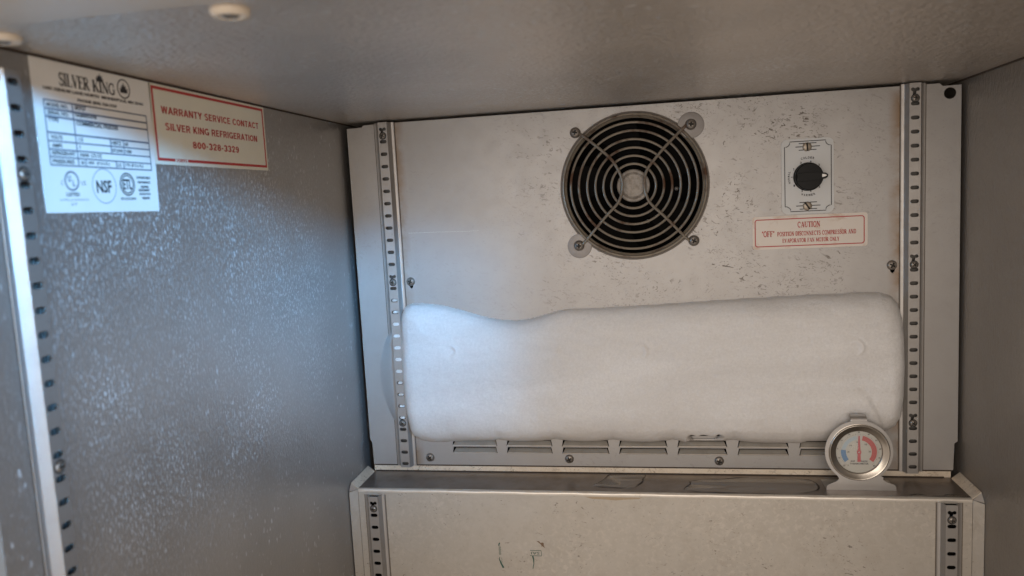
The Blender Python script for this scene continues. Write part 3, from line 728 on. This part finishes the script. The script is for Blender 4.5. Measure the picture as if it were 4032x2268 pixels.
ice = thing('frost_slab', 'thick white slab of frost bulging from the back panel above the louvres', 'frost', OI)
def flip(vf): return vf[0], [tuple(reversed(f)) for f in vf[1]]
me = mesh('frost', ([(a - OI[0], b, c - OI[2]) for a, b, c in V], F), M['frost'], 'all')
link('frost_body', me, ice)
# thin skim that creeps out left of the rail
sk = [(33, 150), (26, 141), (20.4, 127.6), (16.6, 112), (15.7, 100), (17, 81.7), (21, 66), (26.5, 53), (33, 44)]
V, F = [], []
N = 14
sp = [(a, b) for a, _, b in smooth_path([(a, 0, b) for a, b in sk], 4)]
for a, b in sp:
    for k in range(N):
        t = k / (N - 1); V.append((a + (33 - a) * t - OI[0], -0.02 - 2.4 * math.sin(t * PI / 2) ** 1.5 * min(1, (33 - a) / 8), b - OI[2]))
for i in range(len(sp) - 1):
    for k in range(N - 1): q = i * N + k; F.append((q, q + 1, q + N + 1, q + N))
link('frost_skim', mesh('skim', (V, F), M['panel'], 'all'), ice)
# frost plugs in the iced slots of the left rail
for k in range(14, 25):
    z = 359.2 - 12.7 * k
    amt = 1.0 if 16 <= k <= 20 else 0.72
    part('frost_plug', plate(slot(39.9, z, 7.2 * amt, 3.3 * amt), [], -5.9 - 0.5 * amt, -3.0), M['frost'], ice, off=OI)

# ------------------------------------------------------------------ thermostat dial plate
OT = (432.8, 0, 253.0)
th = thing('thermostat_dial', 'grey thermostat plate with a black knob pointing right to OFF', 'thermostat', (456, 0, 253))
O2 = (456, 0, 253)
def T_(vf): return [(a + OT[0], b, c + OT[2]) for a, b, c in vf[0]], *vf[1:]
part('face_plate', T_(plate(rrect(-0.5, 46.6, -0.2, 70.4, 5.5), [], -1.0, -0.02)), M['plate'], th, off=O2)
c_ = 4.6
bo = [(2.4, 7.0), (4.2, 7.0), (5.6, 6.0), (6.6, 5.4), (7.3, 4.2), (7.3, 2.2), (39.4, 2.2), (39.4, 4.2), (40.1, 5.4), (41.6, 6.4), (42.6, 6.9), (44.3, 7.0), (44.3, 63.2), (42.6, 63.2), (41.2, 64.0), (40.1, 65.0), (39.5, 66.4), (39.5, 68.0), (7.2, 68.0), (7.2, 66.4), (6.4, 64.9), (5.4, 63.9), (4.2, 63.4), (2.4, 63.3)]
ln = [ribbon(bo + [bo[0], bo[1]], 0.75, -1.12)]
for a, b, z in ((15.3, 31.2, 66.0), (12.3, 34.4, 62.9), (15.2, 31.2, 59.8), (15.5, 31.3, 10.5), (12.4, 34.5, 7.3), (15.6, 31.3, 4.2)):
    ln.append(ribbon([(a, z), (b, z)], 0.8, -1.13))
part('printed_border', T_(merge(*ln)), M['ink'], th, off=O2)
def arc_text(s, cx, cz, r, a_mid, step, h_, inward=False):
    out = []
    n = len(s)
    for i, ch in enumerate(s):
        a = math.radians(a_mid + (n - 1) / 2 * step * (1 if not inward else -1) - i * step * (1 if not inward else -1))
        x = cx + r * math.cos(a); z = cz + r * math.sin(a)
        rot = a - PI / 2 if not inward else a + PI / 2
        wd = h_ * (0.35 if ch in 'I1' else 0.78)
        dx, dz = -wd / 2 * math.cos(rot) + h_ / 2 * math.sin(rot), -wd / 2 * math.sin(rot) - h_ / 2 * math.cos(rot)
        out.append(text(ch, x + dx, z + dz, wd, h_, -1.14, rot, 0.03))
    return merge(*out)
KX, KZ = 23.5, 34.6
tx = [arc_text('COLDER', KX, KZ, 18.0, 91, 6.9, 2.1), arc_text('NORMAL', KX, KZ, 17.6, 180, 6.6, 1.9), arc_text('WARMER', KX, KZ, 17.4, 270, 7.4, 2.1, True), text('OFF', 38.4, 34.3, 3.4, 1.9, -1.14, 0, 0.03)]
for x, z, ch in ((26.0, 48.8, '4'), (17.2, 47.9, '3'), (10.6, 42.3, '2'), (11.0, 26.8, '1'), (18.0, 21.4, '3'), (25.8, 20.9, '4'), (33.7, 24.5, '5'), (33.6, 45.2, '5')):
    tx.append(text(ch, x - 0.8, z - 1.0, 1.4, 2.0, -1.14, 0, 0.03))
tx.append(ribbon([(7.8, 34.9), (9.8, 34.9)], 0.6, -1.14))
part('dial_print', T_(merge(*tx)), M['ink'], th, off=O2)
kb = part('knob', T_(merge(lathe([(13.4, -1.0), (13.4, -2.6), (12.9, -3.0), (12.6, -8.0), (12.0, -8.6), (0.01, -8.8)], KX - 0.1, KZ, 56))), M['black_plastic'], th, True, off=O2)
grip = [(KX - 11.5, KZ - 3.4), (KX - 11.5, KZ + 2.6), (KX - 4, KZ + 3.6), (KX + 8, KZ + 3.2), (KX + 12.6, KZ + 2.9), (KX + 14.6, KZ + 1.9), (KX + 15.3, KZ + 0.3), (KX + 14.6, KZ - 1.6), (KX + 12.6, KZ - 2.8), (KX + 8, KZ - 3.0), (KX - 4, KZ - 4.0)]
part('knob_grip', T_(plate(grip, [], -14.5, -6.0)), M['black_plastic'], kb, True, off=O2)
part('pointer_mark', T_(plate([(KX + 9.9, KZ + 1.8), (KX + 9.9, KZ - 1.2), (KX + 12.4, KZ - 0.7), (KX + 14.2, KZ + 0.35), (KX + 12.4, KZ + 1.4)], [], -14.62, -14.4)), M['label_white'], kb, off=O2)
add_screw(ME_SLOT, th, OT[0] + 22.8, -1.0, OT[2] + 62.6, O2, 1.5)
add_screw(ME_SLOT, th, OT[0] + 22.6, -1.0, OT[2] + 6.9, O2, 1.0)

# ------------------------------------------------------------------ caution label
OC = (405, 0, 220)
cl = thing('caution_label', 'cream caution sticker with red serif words and red border, under the thermostat', 'label', (457, 0, 220))
O3 = (457, 0, 220)
def C_(vf): return [(a + OC[0], b, c + OC[2]) for a, b, c in vf[0]], *vf[1:]
part('sticker', C_(plate(rrect(-0.1, 104.5, -0.2, 31.5, 2.6), [], -0.25, -0.02)), M['label_caution'], cl, off=O3)
bo = rrect(1.9, 101.9, 2.1, 28.9, 2.6); bi = rrect(2.85, 100.95, 3.05, 27.95, 1.9)
part('printed_border', C_(ring(bo, bi, -0.33)), M['ink_red2'], cl, off=O3)
part('lettering', C_(merge(serif('CAUTION', 41.5, 19.9, 20.5, 5.2, -0.34, 1.5), serif('"OFF"', 8.6, 11.9, 11.6, 5.4, -0.34, 1.5), serif('POSITION DISCONNECTS COMPRESSOR AND', 22.8, 12.1, 71.4, 4.0, -0.34, 1.5), serif('EVAPORATOR FAN MOTOR ONLY', 27.5, 5.7, 51.8, 3.7, -0.34, 1.5))), M['ink_red2'], cl, off=O3)

# ------------------------------------------------------------------ labels on the left wall : local x = into the cabinet
def wall_label(name, label, y0, zz, wd):
    return thing(name, label, 'label', (XL, y0, zz), PI / 2)
rl = wall_label('rating_label', 'tall white rating plate sticker with a ruled table and certification marks, on the left wall', -418, 285, 98)
e = 0.25
part('sticker', plate([(0.4, 0.6), (96.3, -0.4), (99.3, 82.7), (0.6, 83.0)], [], -e, -0.02), M['label_white'], rl)
TY = -e - 0.1
rows_l = [60.6, 56.1, 52.0, 43.5, 39.0, 34.6, 30.6, 26.2]; rows_r = [59.9, 55.5, 51.3, 42.9, 38.7, 34.2, 29.8, 25.7]
def zr(i, x): return rows_l[i] + (rows_r[i] - rows_l[i]) * (x - 7.5) / 84.8
ln = [ribbon([(7.2, rows_l[i]), (92.6, rows_r[i])], 1.0 if i in (1, 2, 3) else 0.8, TY) for i in range(8)]
def vline(x, i0, i1): ln.append(ribbon([(x, zr(i0, x)), (x, zr(i1, x))], 0.85, TY - 0.01))
for x, a, b in ((7.3, 0, 7), (92.3, 0, 7), (28.0, 0, 7), (56.2, 3, 5), (67.8, 3, 5), (34.0, 6, 7), (59.3, 6, 7), (66.0, 6, 7)): vline(x, a, b)
part('ruled_table', merge(*ln), M['ink_blue'], rl)
part('maker_name', merge(serif('SILVER', 20.2, 69.5, 23.2, 6.9, TY, 1.15, 0.0), serif('KING', 46.0, 69.5, 19.0, 6.6, TY, 1.15, 0.0)), M['ink'], rl)
crown = [(50.0, 76.0), (49.4, 78.0), (50.6, 77.6), (51.0, 79.4), (52.2, 78.6), (52.8, 80.8), (53.6, 78.8), (54.8, 79.2), (54.6, 77.6), (55.8, 77.6), (55.0, 75.8)]
def poly2(pts, y): return [(a, y, b) for a, b in pts], [tuple(t) for t in tessellate_polygon([[Vector((a, b, 0)) for a, b in pts]])]
ccx, ccz = 73.2, 74.3
crown2 = [(70.0, 71.8), (76.4, 71.8), (76.6, 75.0), (75.4, 74.0), (75.0, 76.6), (74.2, 75.4), (73.2, 78.2), (72.2, 75.4), (71.4, 76.6), (71.0, 74.0), (69.8, 75.0)]
part('crown_emblem', merge(poly2(crown, TY), ring(circ(ccx, ccz, 5.9, 36), circ(ccx, ccz, 5.1, 36), TY), poly2(crown2, TY)), M['ink'], rl)
small = [text('1600 XENIUM LANE NORTH  MINNEAPOLIS, MN 55441', 8.0, 65.7, 82.4, 2.2, TY, 0, 0.04), text('PHONE (800) 328-3329', 32.6, 61.6, 32.6, 2.2, TY, 0, 0.04)]
def cell(s, x, i, w_, h_=1.9, dz=0.8): small.append(text(s, x, zr(i, x) + dz + 0.2, w_, h_ + 0.3, TY, 0, 0.035))
cell('MODEL NO.', 9.0, 1, 15.5); cell('SERIAL NO.', 9.0, 2, 15.5); cell('TYPE', 9.0, 3, 7.5, 1.9, 5.6); cell('VOLTS', 9.4, 4, 8.5); cell('AMPS', 9.6, 5, 7.5); cell('REFRIGERANT', 9.0, 6, 17.5); cell('PRESSURES', 9.0, 7, 16)
cell('SKF27', 29.6, 1, 9, 2.2, 1.2); cell('SAJB00547B', 29.6, 2, 17, 2.2, 1.0); cell('COMMERCIAL FREEZER', 29.6, 3, 35, 2.2, 5.2)
cell('115', 30, 4, 3.6); cell('7', 30, 5, 1.2); cell('HERTZ', 57.2, 4, 8.5); cell('BTU/HR', 57.2, 5, 9.5); cell('60', 69, 4, 3); cell('1300', 69, 5, 5.5); cell('R404A  3.75 OZ', 30, 6, 17.5); cell('HI', 30, 7, 2.6); cell('450  (P.S.I.G.)', 35.5, 7, 18); cell('LO', 60.4, 7, 3.4); cell('175 (P.S.I.G.)', 67.4, 7, 17)
small += [text('C', 13.0, 15.6, 1.6, 2.4, TY), text('US', 28.2, 15.6, 3.6, 2.4, TY), text('LISTED', 16.1, 9.4, 10.2, 2.1, TY, 0, 0.03), text('COMMERCIAL REFRIGERATOR', 10.6, 7.0, 22.3, 0.9, TY), text('217', 18.8, 4.3, 4.4, 1.5, TY),
          text('EPH/2/2/2004', 60.4, 7.0, 13.8, 1.5, TY, 0, 0.03)]
for k, s in enumerate(('CONFORMS ENERGY', 'PERFORMANCE', 'VERIFIED')): small.append(text(s, 76.4 + (0, 1.0, 3.2)[k], 20.0 - 2.9 * k, (14, 12, 8)[k], 1.6, TY, 0, 0.04))
for k, s in enumerate(('RENDEMENT', 'ENERGETIQUE', 'VERIFIE')): small.append(text(s, 77.6 + (0, 0.2, 2.0)[k], 12.2 - 2.5 * k, (11, 11, 8)[k], 1.6, TY, 0, 0.04))
part('small_print', merge(*small), M['ink'], rl)
part('ul_mark', merge(ring(circ(21.2, 17.8, 5.5, 36), circ(21.2, 17.8, 4.5, 36), TY), text('U', 18.3, 17.3, 2.4, 3.6, TY, 0, 0.04), text('L', 21.6, 14.9, 2.0, 3.4, TY, 0, 0.04)), M['ink_blue'], rl)
part('nsf_mark', merge(text('NSF', 40.2, 11.2, 12.8, 7.4, TY, 0, 0.03)), M['ink'], rl)
part('nsf_circle', merge(ring(circ(47.0, 15.2, 10.2, 48), circ(47.0, 15.2, 9.65, 48), TY)), M['ink_pale'], rl)
part('etl_mark', merge(ring(circ(67.4, 16.5, 7.0, 40), circ(67.4, 16.5, 6.2, 40), TY), ring(circ(67.4, 16.5, 5.6, 40), circ(67.4, 16.5, 4.9, 40), TY), text('ETL', 63.4, 13.4, 8.0, 6.2, TY, 0, 0.03)), M['ink'], rl)

wl2 = wall_label('warranty_label', 'cream warranty sticker with red capitals and red border, right of the rating plate', -319, 315, 146)
part('sticker', plate(rrect(-1.2, 149.4, 0.0, 52.2, 0.8, 2), [], -e, -0.02), M['label_cream'], wl2)
def qring(o, t): 
    (x0, z0), (x1, z1) = o
    return [(x0, z0), (x1, z0), (x1, z1), (x0, z1)], [(x0 + t, z0 + t), (x1 - t, z0 + t), (x1 - t, z1 - t), (x0 + t, z1 - t)]
a_, b_ = qring(((0.9, 2.3), (147.4, 50.4)), 1.9)
part('printed_border', ring(a_, b_, TY), M['ink_red'], wl2)
part('lettering', merge(grot('WARRANTY SERVICE CONTACT', 9.6, 33.4, 129.0, 4.8, TY), grot('SILVER KING REFRIGERATION', 12.3, 22.7, 122.4, 4.8, TY), grot('800-328-3329', 42.2, 12.3, 62.2, 4.8, TY)), M['ink_red'], wl2)
part('form_number', merge(ribbon([(20, 3.15), (34.6, 3.15)], 1.9, TY - 0.01)), M['label_cream'], wl2)
part('form_digits', merge(text('30895', 21, 2.0, 12.6, 2.3, TY - 0.03, 0, 0.02), ([], [])), M['ink_red'], wl2)

# ------------------------------------------------------------------ lower housing with ledge
OH = (293.5, LY, ZF)
lh = thing('lower_housing', 'lower beige metal housing with a flat ledge on top, filling the cabinet back', 'housing', OH)
X0, X1 = 2.3, 584.8
V, F = [], []
pr = [(-49.0, -7.5)] + [(-49.0 - 2.5 * math.sin(a), -10.0 + 2.5 * math.cos(a)) for a in (PI / 2 * i / 6 for i in range(7))] + [(-51.5, ZF)]
pr2 = [(-49.0, -8.3), (-50.7, -10.5), (-50.7, ZF)]
NX = 60
for i in range(NX + 1):
    x = X0 + (X1 - X0) * i / NX
    wob = 0.18 * math.sin(i * 0.9) + 0.12 * math.sin(i * 2.3)
    for k, (y, z) in enumerate(pr): V.append((x, y, z + (wob if 0 < k < len(pr) - 1 else 0)))
m = len(pr)
for i in range(NX):
    for k in range(m - 1): q = i * m + k; F.append((q, q + 1, q + m + 1, q + m))
part('front_panel', (V, F), M['lower'], lh, True, off=OH)
V, F = [], []
pr3 = [(-49.0, -7.42)] + [(-49.0 - 2.6 * math.sin(a), -10.0 + 2.58 * math.cos(a)) for a in (PI / 2 * i / 6 for i in range(1, 7))] + [(-51.56, -11.2)]
m = len(pr3)
for i in range(NX + 1):
    x = X0 + (X1 - X0) * i / NX
    wob = 0.18 * math.sin(i * 0.9) + 0.12 * math.sin(i * 2.3)
    for k, (y, z) in enumerate(pr3): V.append((x, y - 0.03, z + 0.04 + (wob if k else 0)))
for i in range(NX):
    for k in range(m - 1): q = i * m + k; F.append((q, q + 1, q + m + 1, q + m))
part('edge_highlight', (V, F), M['edge'], lh, True, off=OH)  # lighter strip laid over the bend as a painted highlight
part('ledge_plate', box(X0, X1, -49.0, 2.5, -8.4, -7.5), M['ledge'], lh, off=OH)
def quad_slab(p, t):                           # p: four corners, extruded by vector t
    v = [tuple(q) for q in p] + [tuple(a + b for a, b in zip(q, t)) for q in p]
    return v, [(0, 1, 2, 3), (7, 6, 5, 4), (0, 4, 5, 1), (1, 5, 6, 2), (2, 6, 7, 3), (3, 7, 4, 0)]
part('side_strip', quad_slab([(2.3, -1.0, -7.4), (2.3, -51.0, -7.8), (-5.2, -50.5, -1.8), (-5.2, -1.0, -1.2)], (0, 0, -0.8)), M['lip'], lh, off=OH)
part('side_strip', quad_slab([(584.8, -1.0, -7.4), (584.8, -51.0, -7.8), (592.4, -50.5, -1.6), (592.4, -1.0, -1.0)], (0, 0, -0.8)), M['lip'], lh, off=OH)
part('side_flange', quad_slab([(1.9, -51.5, -8.8), (-5.2, -57.5, -9.6), (-5.2, -57.5, ZF), (1.9, -51.5, ZF)], (0, 0.8, 0)), M['lower'], lh, off=OH)
part('side_flange', quad_slab([(585.2, -51.5, -8.8), (592.6, -57.5, -10.2), (592.6, -57.5, ZF), (585.2, -51.5, ZF)], (0, 0.8, 0)), M['lower'], lh, off=OH)
def tri_slab(p, t):
    v = [tuple(q) for q in p] + [tuple(a + b for a, b in zip(q, t)) for q in p]
    return v, [(0, 1, 2), (5, 4, 3), (0, 3, 4, 1), (1, 4, 5, 2), (2, 5, 3, 0)]
part('corner_gusset', tri_slab([(1.8, -51.8, -8.4), (-5.2, -51.0, -2.2), (-5.4, -57.0, -9.0)], (0.2, 0.8, -0.3)), M['tin'], lh, off=OH)
part('corner_gusset', tri_slab([(585.4, -51.8, -8.4), (592.5, -51.0, -2.2), (592.7, -57.0, -9.4)], (-0.2, 0.8, -0.3)), M['tin'], lh, off=OH)
part('backing', box(2, 585, -40, -38.5, ZF, -9), M['dark'], lh, off=OH)
part('seepage_stain', poly2([(236, -12.0), (262, -11.9), (292, -12.0), (288, -13.6), (279, -14.0), (266, -15.2), (256, -14.4), (244, -14.2)], LY - 0.06), thin_mat('yellow seepage', (0.55, 0.36, 0.14), 0.35, 0.6), lh, off=OH)
# green stamp, upside down, partly worn away
sy = LY - 0.06
st_ = [ribbon([(148.8, -61.8), (147.9, -63.4), (147.6, -65.2)], 1.1, sy), ribbon([(147.7, -79.8), (148.9, -83.4), (151.3, -88.3)], 1.0, sy, 2.0),
       ribbon([(148.0, -77.0), (147.4, -78.8), (147.7, -80.5)], 0.5, sy, 1.0), ribbon([(181.6, -74.8), (182.6, -78.6), (182.5, -83.0), (181.3, -88.2)], 1.2, sy, 0.6), ribbon([(181.7, -74.8), (182.5, -78.6), (182.5, -82.0)], 1.6, sy - 0.01, 0.9)]
for k in range(12): z = -65.9 - 0.75 * k; st_.append(ribbon([(147.3 + 0.1 * math.sin(k * 3), z), (149.6 + 0.3 * math.sin(k * 2.1), z - 0.25)], 0.34, sy))
for k in range(3): st_.append(ribbon([(150.2 + k * 0.2, -77.4 - 2 * k), (149.1, -78.2 - 2 * k), (150.5, -79.0 - 2 * k)], 0.3, sy))
st_ += [ribbon([(179.3, -68.9), (190.4, -68.9)], 0.55, sy), ribbon([(190.4, -68.7), (190.8, -74.0)], 0.45, sy), ribbon([(179.0, -74.4), (190.8, -74.4)], 0.55, sy)]
st_.append(text('SAI', 188.7, -70.3, 8.4, 2.9, sy, PI, 0.0))
part('ink_stamp', merge(*[q for q in st_ if q[0][0][0] < 170]), M['green'], lh, off=OH)
part('ink_stamp', merge(*[q for q in st_ if q[0][0][0] > 170]), M['green'], lh, off=OH)
ch = [(186.2, -58.8), (189.0, -59.1), (190.4, -60.8), (192.4, -60.2), (193.6, -61.2), (193.4, -63.0), (194.6, -66.2), (192.2, -64.2), (190.9, -64.6), (191.2, -63.2), (189.6, -61.6)]
part('scuff_mark', poly2(ch, sy), plain('scuff brown', (0.16, 0.10, 0.06), 0.7), lh, off=OH)

# ------------------------------------------------------------------ frozen puddles on the ledge
def puddle(label, pts, loc, rim=1.7):
    t = thing('ice_puddle', label, 'puddle', (*loc, -7.5), 0)
    sp = [(a, b) for a, b, _ in smooth_path([(x, y, 0) for x, y in pts + [pts[0]]], 4)][:-1]
    cx = sum(a for a, b in sp) / len(sp); cy = sum(b for a, b in sp) / len(sp)
    n = len(sp); V = [(a - loc[0], b - loc[1], 0.03) for a, b in sp] + [(cx + (a - cx) * 0.985 - loc[0], cy + (b - cy) * 0.93 - loc[1], 0.4) for a, b in sp]
    F = [(i, (i + 1) % n, (i + 1) % n + n, i + n) for i in range(n)]
    tr = tessellate_polygon([[Vector((v[0], v[1], 0)) for v in V[n:]]]); F += [tuple(i + n for i in q) for q in tr]
    part('film', (V, F), M['water'], t, 'all')
    pts3 = [(a - loc[0], b - loc[1]) for a, b in sp]
    v, f = ribbon([(a, b) for a, b in pts3] + [pts3[0]], rim)
    for i in range(0, len(v) - 1, 2):                  # the rim swells and thins out along its run
        k_ = 0.5 + 0.5 * math.sin(i * 0.23 + loc[0]) + 0.35 * math.sin(i * 0.71)
        k_ = min(1.0, max(0.06, k_)); mx = [(p_ + q_) / 2 for p_, q_ in zip(v[i], v[i + 1])]
        v[i] = tuple(m_ + (c_ - m_) * k_ for m_, c_ in zip(mx, v[i])); v[i + 1] = tuple(m_ + (c_ - m_) * k_ for m_, c_ in zip(mx, v[i + 1]))
    part('rim', ([(a, c, 0.46) for a, b, c in v], f), M['water_edge'], t)
puddle('small angular frozen puddle on the ledge left of the middle, against the back lip', [(244.0, -30.0), (246.6, -35.8), (261.2, -38.3), (276.1, -39.4), (283.5, -37.1), (291.8, -22.2), (292.2, -14.7), (294, -1.5), (272, -1.2), (259.4, -1.4), (251.6, -20.8)], (268, -20))
puddle('long ragged frozen puddle on the ledge left of the thermometer', [(338.0, -20.3), (338.8, -26.2), (332.5, -37.9), (334.4, -42.4), (348.2, -46.2), (376.1, -47.6), (415.3, -47.8), (445.5, -43.3), (458.1, -31.1), (452.5, -10.5), (422.2, -8.7), (391.3, -6.9), (369.6, -11.7), (353.8, -12.3)], (395, -28))
puddle('thin frozen puddle along the front edge of the ledge right of the thermometer', [(531.5, -47.8), (534.0, -46.0), (541.6, -43.2), (549.0, -45.5), (561.4, -46.1), (566.9, -43.3), (575.4, -42.9), (581.7, -45.6), (583.0, -48.0), (560, -48.6)], (558, -46), 1.4)

# ------------------------------------------------------------------ fridge thermometer
OM = (494, -35, -7.5)
tm = thing('dial_thermometer', 'round metal dial thermometer with red needle standing on the ledge at right', 'thermometer', OM)
TX, TZ = 492.8, 29.8
o = []
for i in range(49):                                  # disc outline from lower right over the top to lower left
    a = math.radians(-50 + 280 * i / 48); o.append((TX + 30 * math.cos(a), TZ + 30 * math.sin(a)))
tabp = [(TX + 6.9, TZ + 29.3), (TX + 6.2, TZ + 30.4), (TX - 6.2, TZ + 30.4), (TX - 6.9, TZ + 29.3)]
right = [p for p in o if p[0] > TX + 7.5 or p[1] < TZ]
right = [p for p in o[:25] if p[0] > TX + 7.5]; left = [p for p in o[24:] if p[0] < TX - 7.5]
outl = right + tabp + left + [(TX - 18.0, 5.2), (TX - 17.6, 3.2), (TX - 19.5, 1.2), (TX - 27.0, -2.4), (TX - 28.4, -3.6), (TX - 28.8, -7.4), (TX + 33.0, -7.4), (TX + 32.6, -3.2), (TX + 31.2, -1.8), (TX + 23.8, 1.0), (TX + 21.2, 3.2), (TX + 21.6, 5.2)]
inn = circ(TX + 0.2, TZ - 0.3, 26.2, 48)
part('stand_plate', plate(outl, [inn], -35.4, -34.8), M['tin'], tm, off=OM)
part('foot', quad_slab([(TX - 28.8, -35.0, -7.4), (TX + 33.0, -35.0, -7.4), (TX + 33.0, -9.5, -7.4), (TX - 28.6, -9.5, -7.4)], (0, 0, 0.5)), M['tin'], tm, off=OM)
V, F = [], []
for k in range(7):
    t = k / 6; V += [(TX - 7.0 - 0.3 * t, -35.4 + 6.5 * t ** 1.6, TZ + 30.0 + 4.6 * math.sin(t * PI / 2)), (TX + 7.0 + 0.3 * t, -35.4 + 6.5 * t ** 1.6, TZ + 30.0 + 4.6 * math.sin(t * PI / 2))]
for k in range(6): F.append((2 * k, 2 * k + 1, 2 * k + 3, 2 * k + 2))
n = len(V); V += [(a, b + 0.5, c - 0.4) for a, b, c in V]; F += [tuple(i + n for i in f) for f in F]
part('hook_tab', (V, F), M['tin'], tm, True, off=OM)
part('bezel', lathe([(27.4, -35.0), (27.2, -35.9), (26.9, -35.4), (26.7, -37.0), (26.2, -37.6), (25.7, -37.5), (24.9, -36.9), (21.0, -35.5), (20.4, -35.2), (20.3, -33.0)], TX + 0.3, TZ - 0.5, 72), M['chrome'], tm, 'all', off=OM)
part('case', lathe([(26.4, -35.0), (26.2, -26.0), (24.0, -24.5), (0.01, -24.5)], TX + 0.3, TZ - 0.5, 48), M['tin'], tm, True, off=OM)
DX, DZ = TX + 0.5, TZ - 0.6; DY = -33.4
part('dial_face', lathe([(22.0, DY), (0.01, DY)], DX, DZ, 48), M['dial'], tm, off=OM)
def band(a0, a1, r0=11.4, r1=15.9, y=None):
    n = 24; A = [math.radians(a0 + (a1 - a0) * i / n) for i in range(n + 1)]
    y = DY - 0.1 if y is None else y
    v = [(DX + r1 * math.cos(a), y, DZ + r1 * math.sin(a)) for a in A] + [(DX + r0 * math.cos(a), y, DZ + r0 * math.sin(a)) for a in A]
    return v, [(i, i + 1, i + 2 + n, i + 1 + n) for i in range(n)]
part('cold_band', band(172, 219), M['dial_blue'], tm, off=OM)
part('cool_band', band(98, 170, 11.9, 15.4), M['dial_pale'], tm, off=OM)
part('middle_band', band(78, 97), M['dial_grey'], tm, off=OM)
part('warm_band', band(-38, 77), M['dial_red'], tm, off=OM)
mk = []
for i in range(55):
    a = math.radians(225 - 270 * i / 54); L_ = 1.3 if i % 5 == 0 else 0.7
    mk.append(ribbon([(DX + 16.4 * math.cos(a), DZ + 16.4 * math.sin(a)), (DX + (16.4 + L_) * math.cos(a), DZ + (16.4 + L_) * math.sin(a))], 0.22, DY - 0.11))
for i, s in enumerate(('-20', '-10', '0', '10', '20', '30', '40', '50', '60', '70', '80')):
    a = math.radians(225 - 27 * i); r = 18.9; wd = 0.95 * len(s)
    mk.append(text(s, DX + r * math.cos(a) - wd / 2, DZ + r * math.sin(a) - 0.8, wd, 1.6, DY - 0.12, 0, 0.03))
for s, a in (('20', 180), ('10', 140), ('0', 97), ('10', 50), ('20', 2)):
    a = math.radians(a); r = 9.4; mk.append(text(s, DX + r * math.cos(a) - 0.9, DZ + r * math.sin(a) - 0.8, 1.0 * len(s), 1.7, DY - 0.12, 0, 0.03))
mk += [text('REF', DX - 7.2, DZ - 9.8, 3.8, 1.5, DY - 0.12, 0, 0.03), text('FREEZER', DX + 1.6, DZ - 9.8, 6.2, 1.5, DY - 0.12, 0, 0.03), text('THERMOMETER', DX - 8.0, DZ - 12.3, 16.6, 1.7, DY - 0.12, 0, 0.03), text('°F', DX - 11.0, DZ - 14.2, 2.2, 1.9, DY - 0.12)]
part('dial_print', merge(*mk), M['ink'], tm, off=OM)
nd = part('needle', plate([(DX - 0.5, DZ + 15.8), (DX + 0.5, DZ + 15.8), (DX + 1.2, DZ + 2.0), (DX + 1.9, DZ + 0.9), (DX + 1.9, DZ - 0.9), (DX + 1.3, DZ - 2), (DX + 1.5, DZ - 9.4), (DX - 1.5, DZ - 9.4), (DX - 1.3, DZ - 2), (DX - 1.9, DZ - 0.9), (DX - 1.9, DZ + 0.9), (DX - 1.2, DZ + 2.0)], [], -34.35, -34.1), M['needle'], tm, off=OM)
part('needle_pin', lathe([(0.7, -34.3), (0.6, -34.7), (0.01, -34.8)], DX, DZ, 14), M['chrome'], nd, True, off=OM)
part('glass', lathe([(20.6, -34.9), (20.6, -35.05), (0.01, -35.25)], DX, DZ, 48), M['glass'], tm, 'all', off=OM)

# ------------------------------------------------------------------ ceiling screws in white cups
def ceiling_screw(x, y, label):
    t = thing('ceiling_screw', label, 'screw', (x, y, ZC), 0, 'cupped screws in the ceiling')
    def up(vf): return [(a, c, b) for a, b, c in vf[0]], *vf[1:]
    part('cup_washer', up(lathe([(8.6, 0.0), (8.4, -1.6), (7.4, -2.8), (5.6, -3.0), (4.4, -2.2), (4.0, -1.0)], 0, 0, 32)), M['white'], t, 'all')
    part('screw_head', up(lathe([(4.3, -0.6), (4.0, -2.2), (2.8, -3.2), (1.4, -3.4), (1.2, -2.6), (0.01, -2.6)], 0, 0, 24)), M['screw'], t, True)
ceiling_screw(130.5, -456, 'cupped screw in the ceiling above the rating plate, further from the left wall')
ceiling_screw(11.0, -451.5, 'cupped screw in the ceiling at the far left edge, by the left wall')
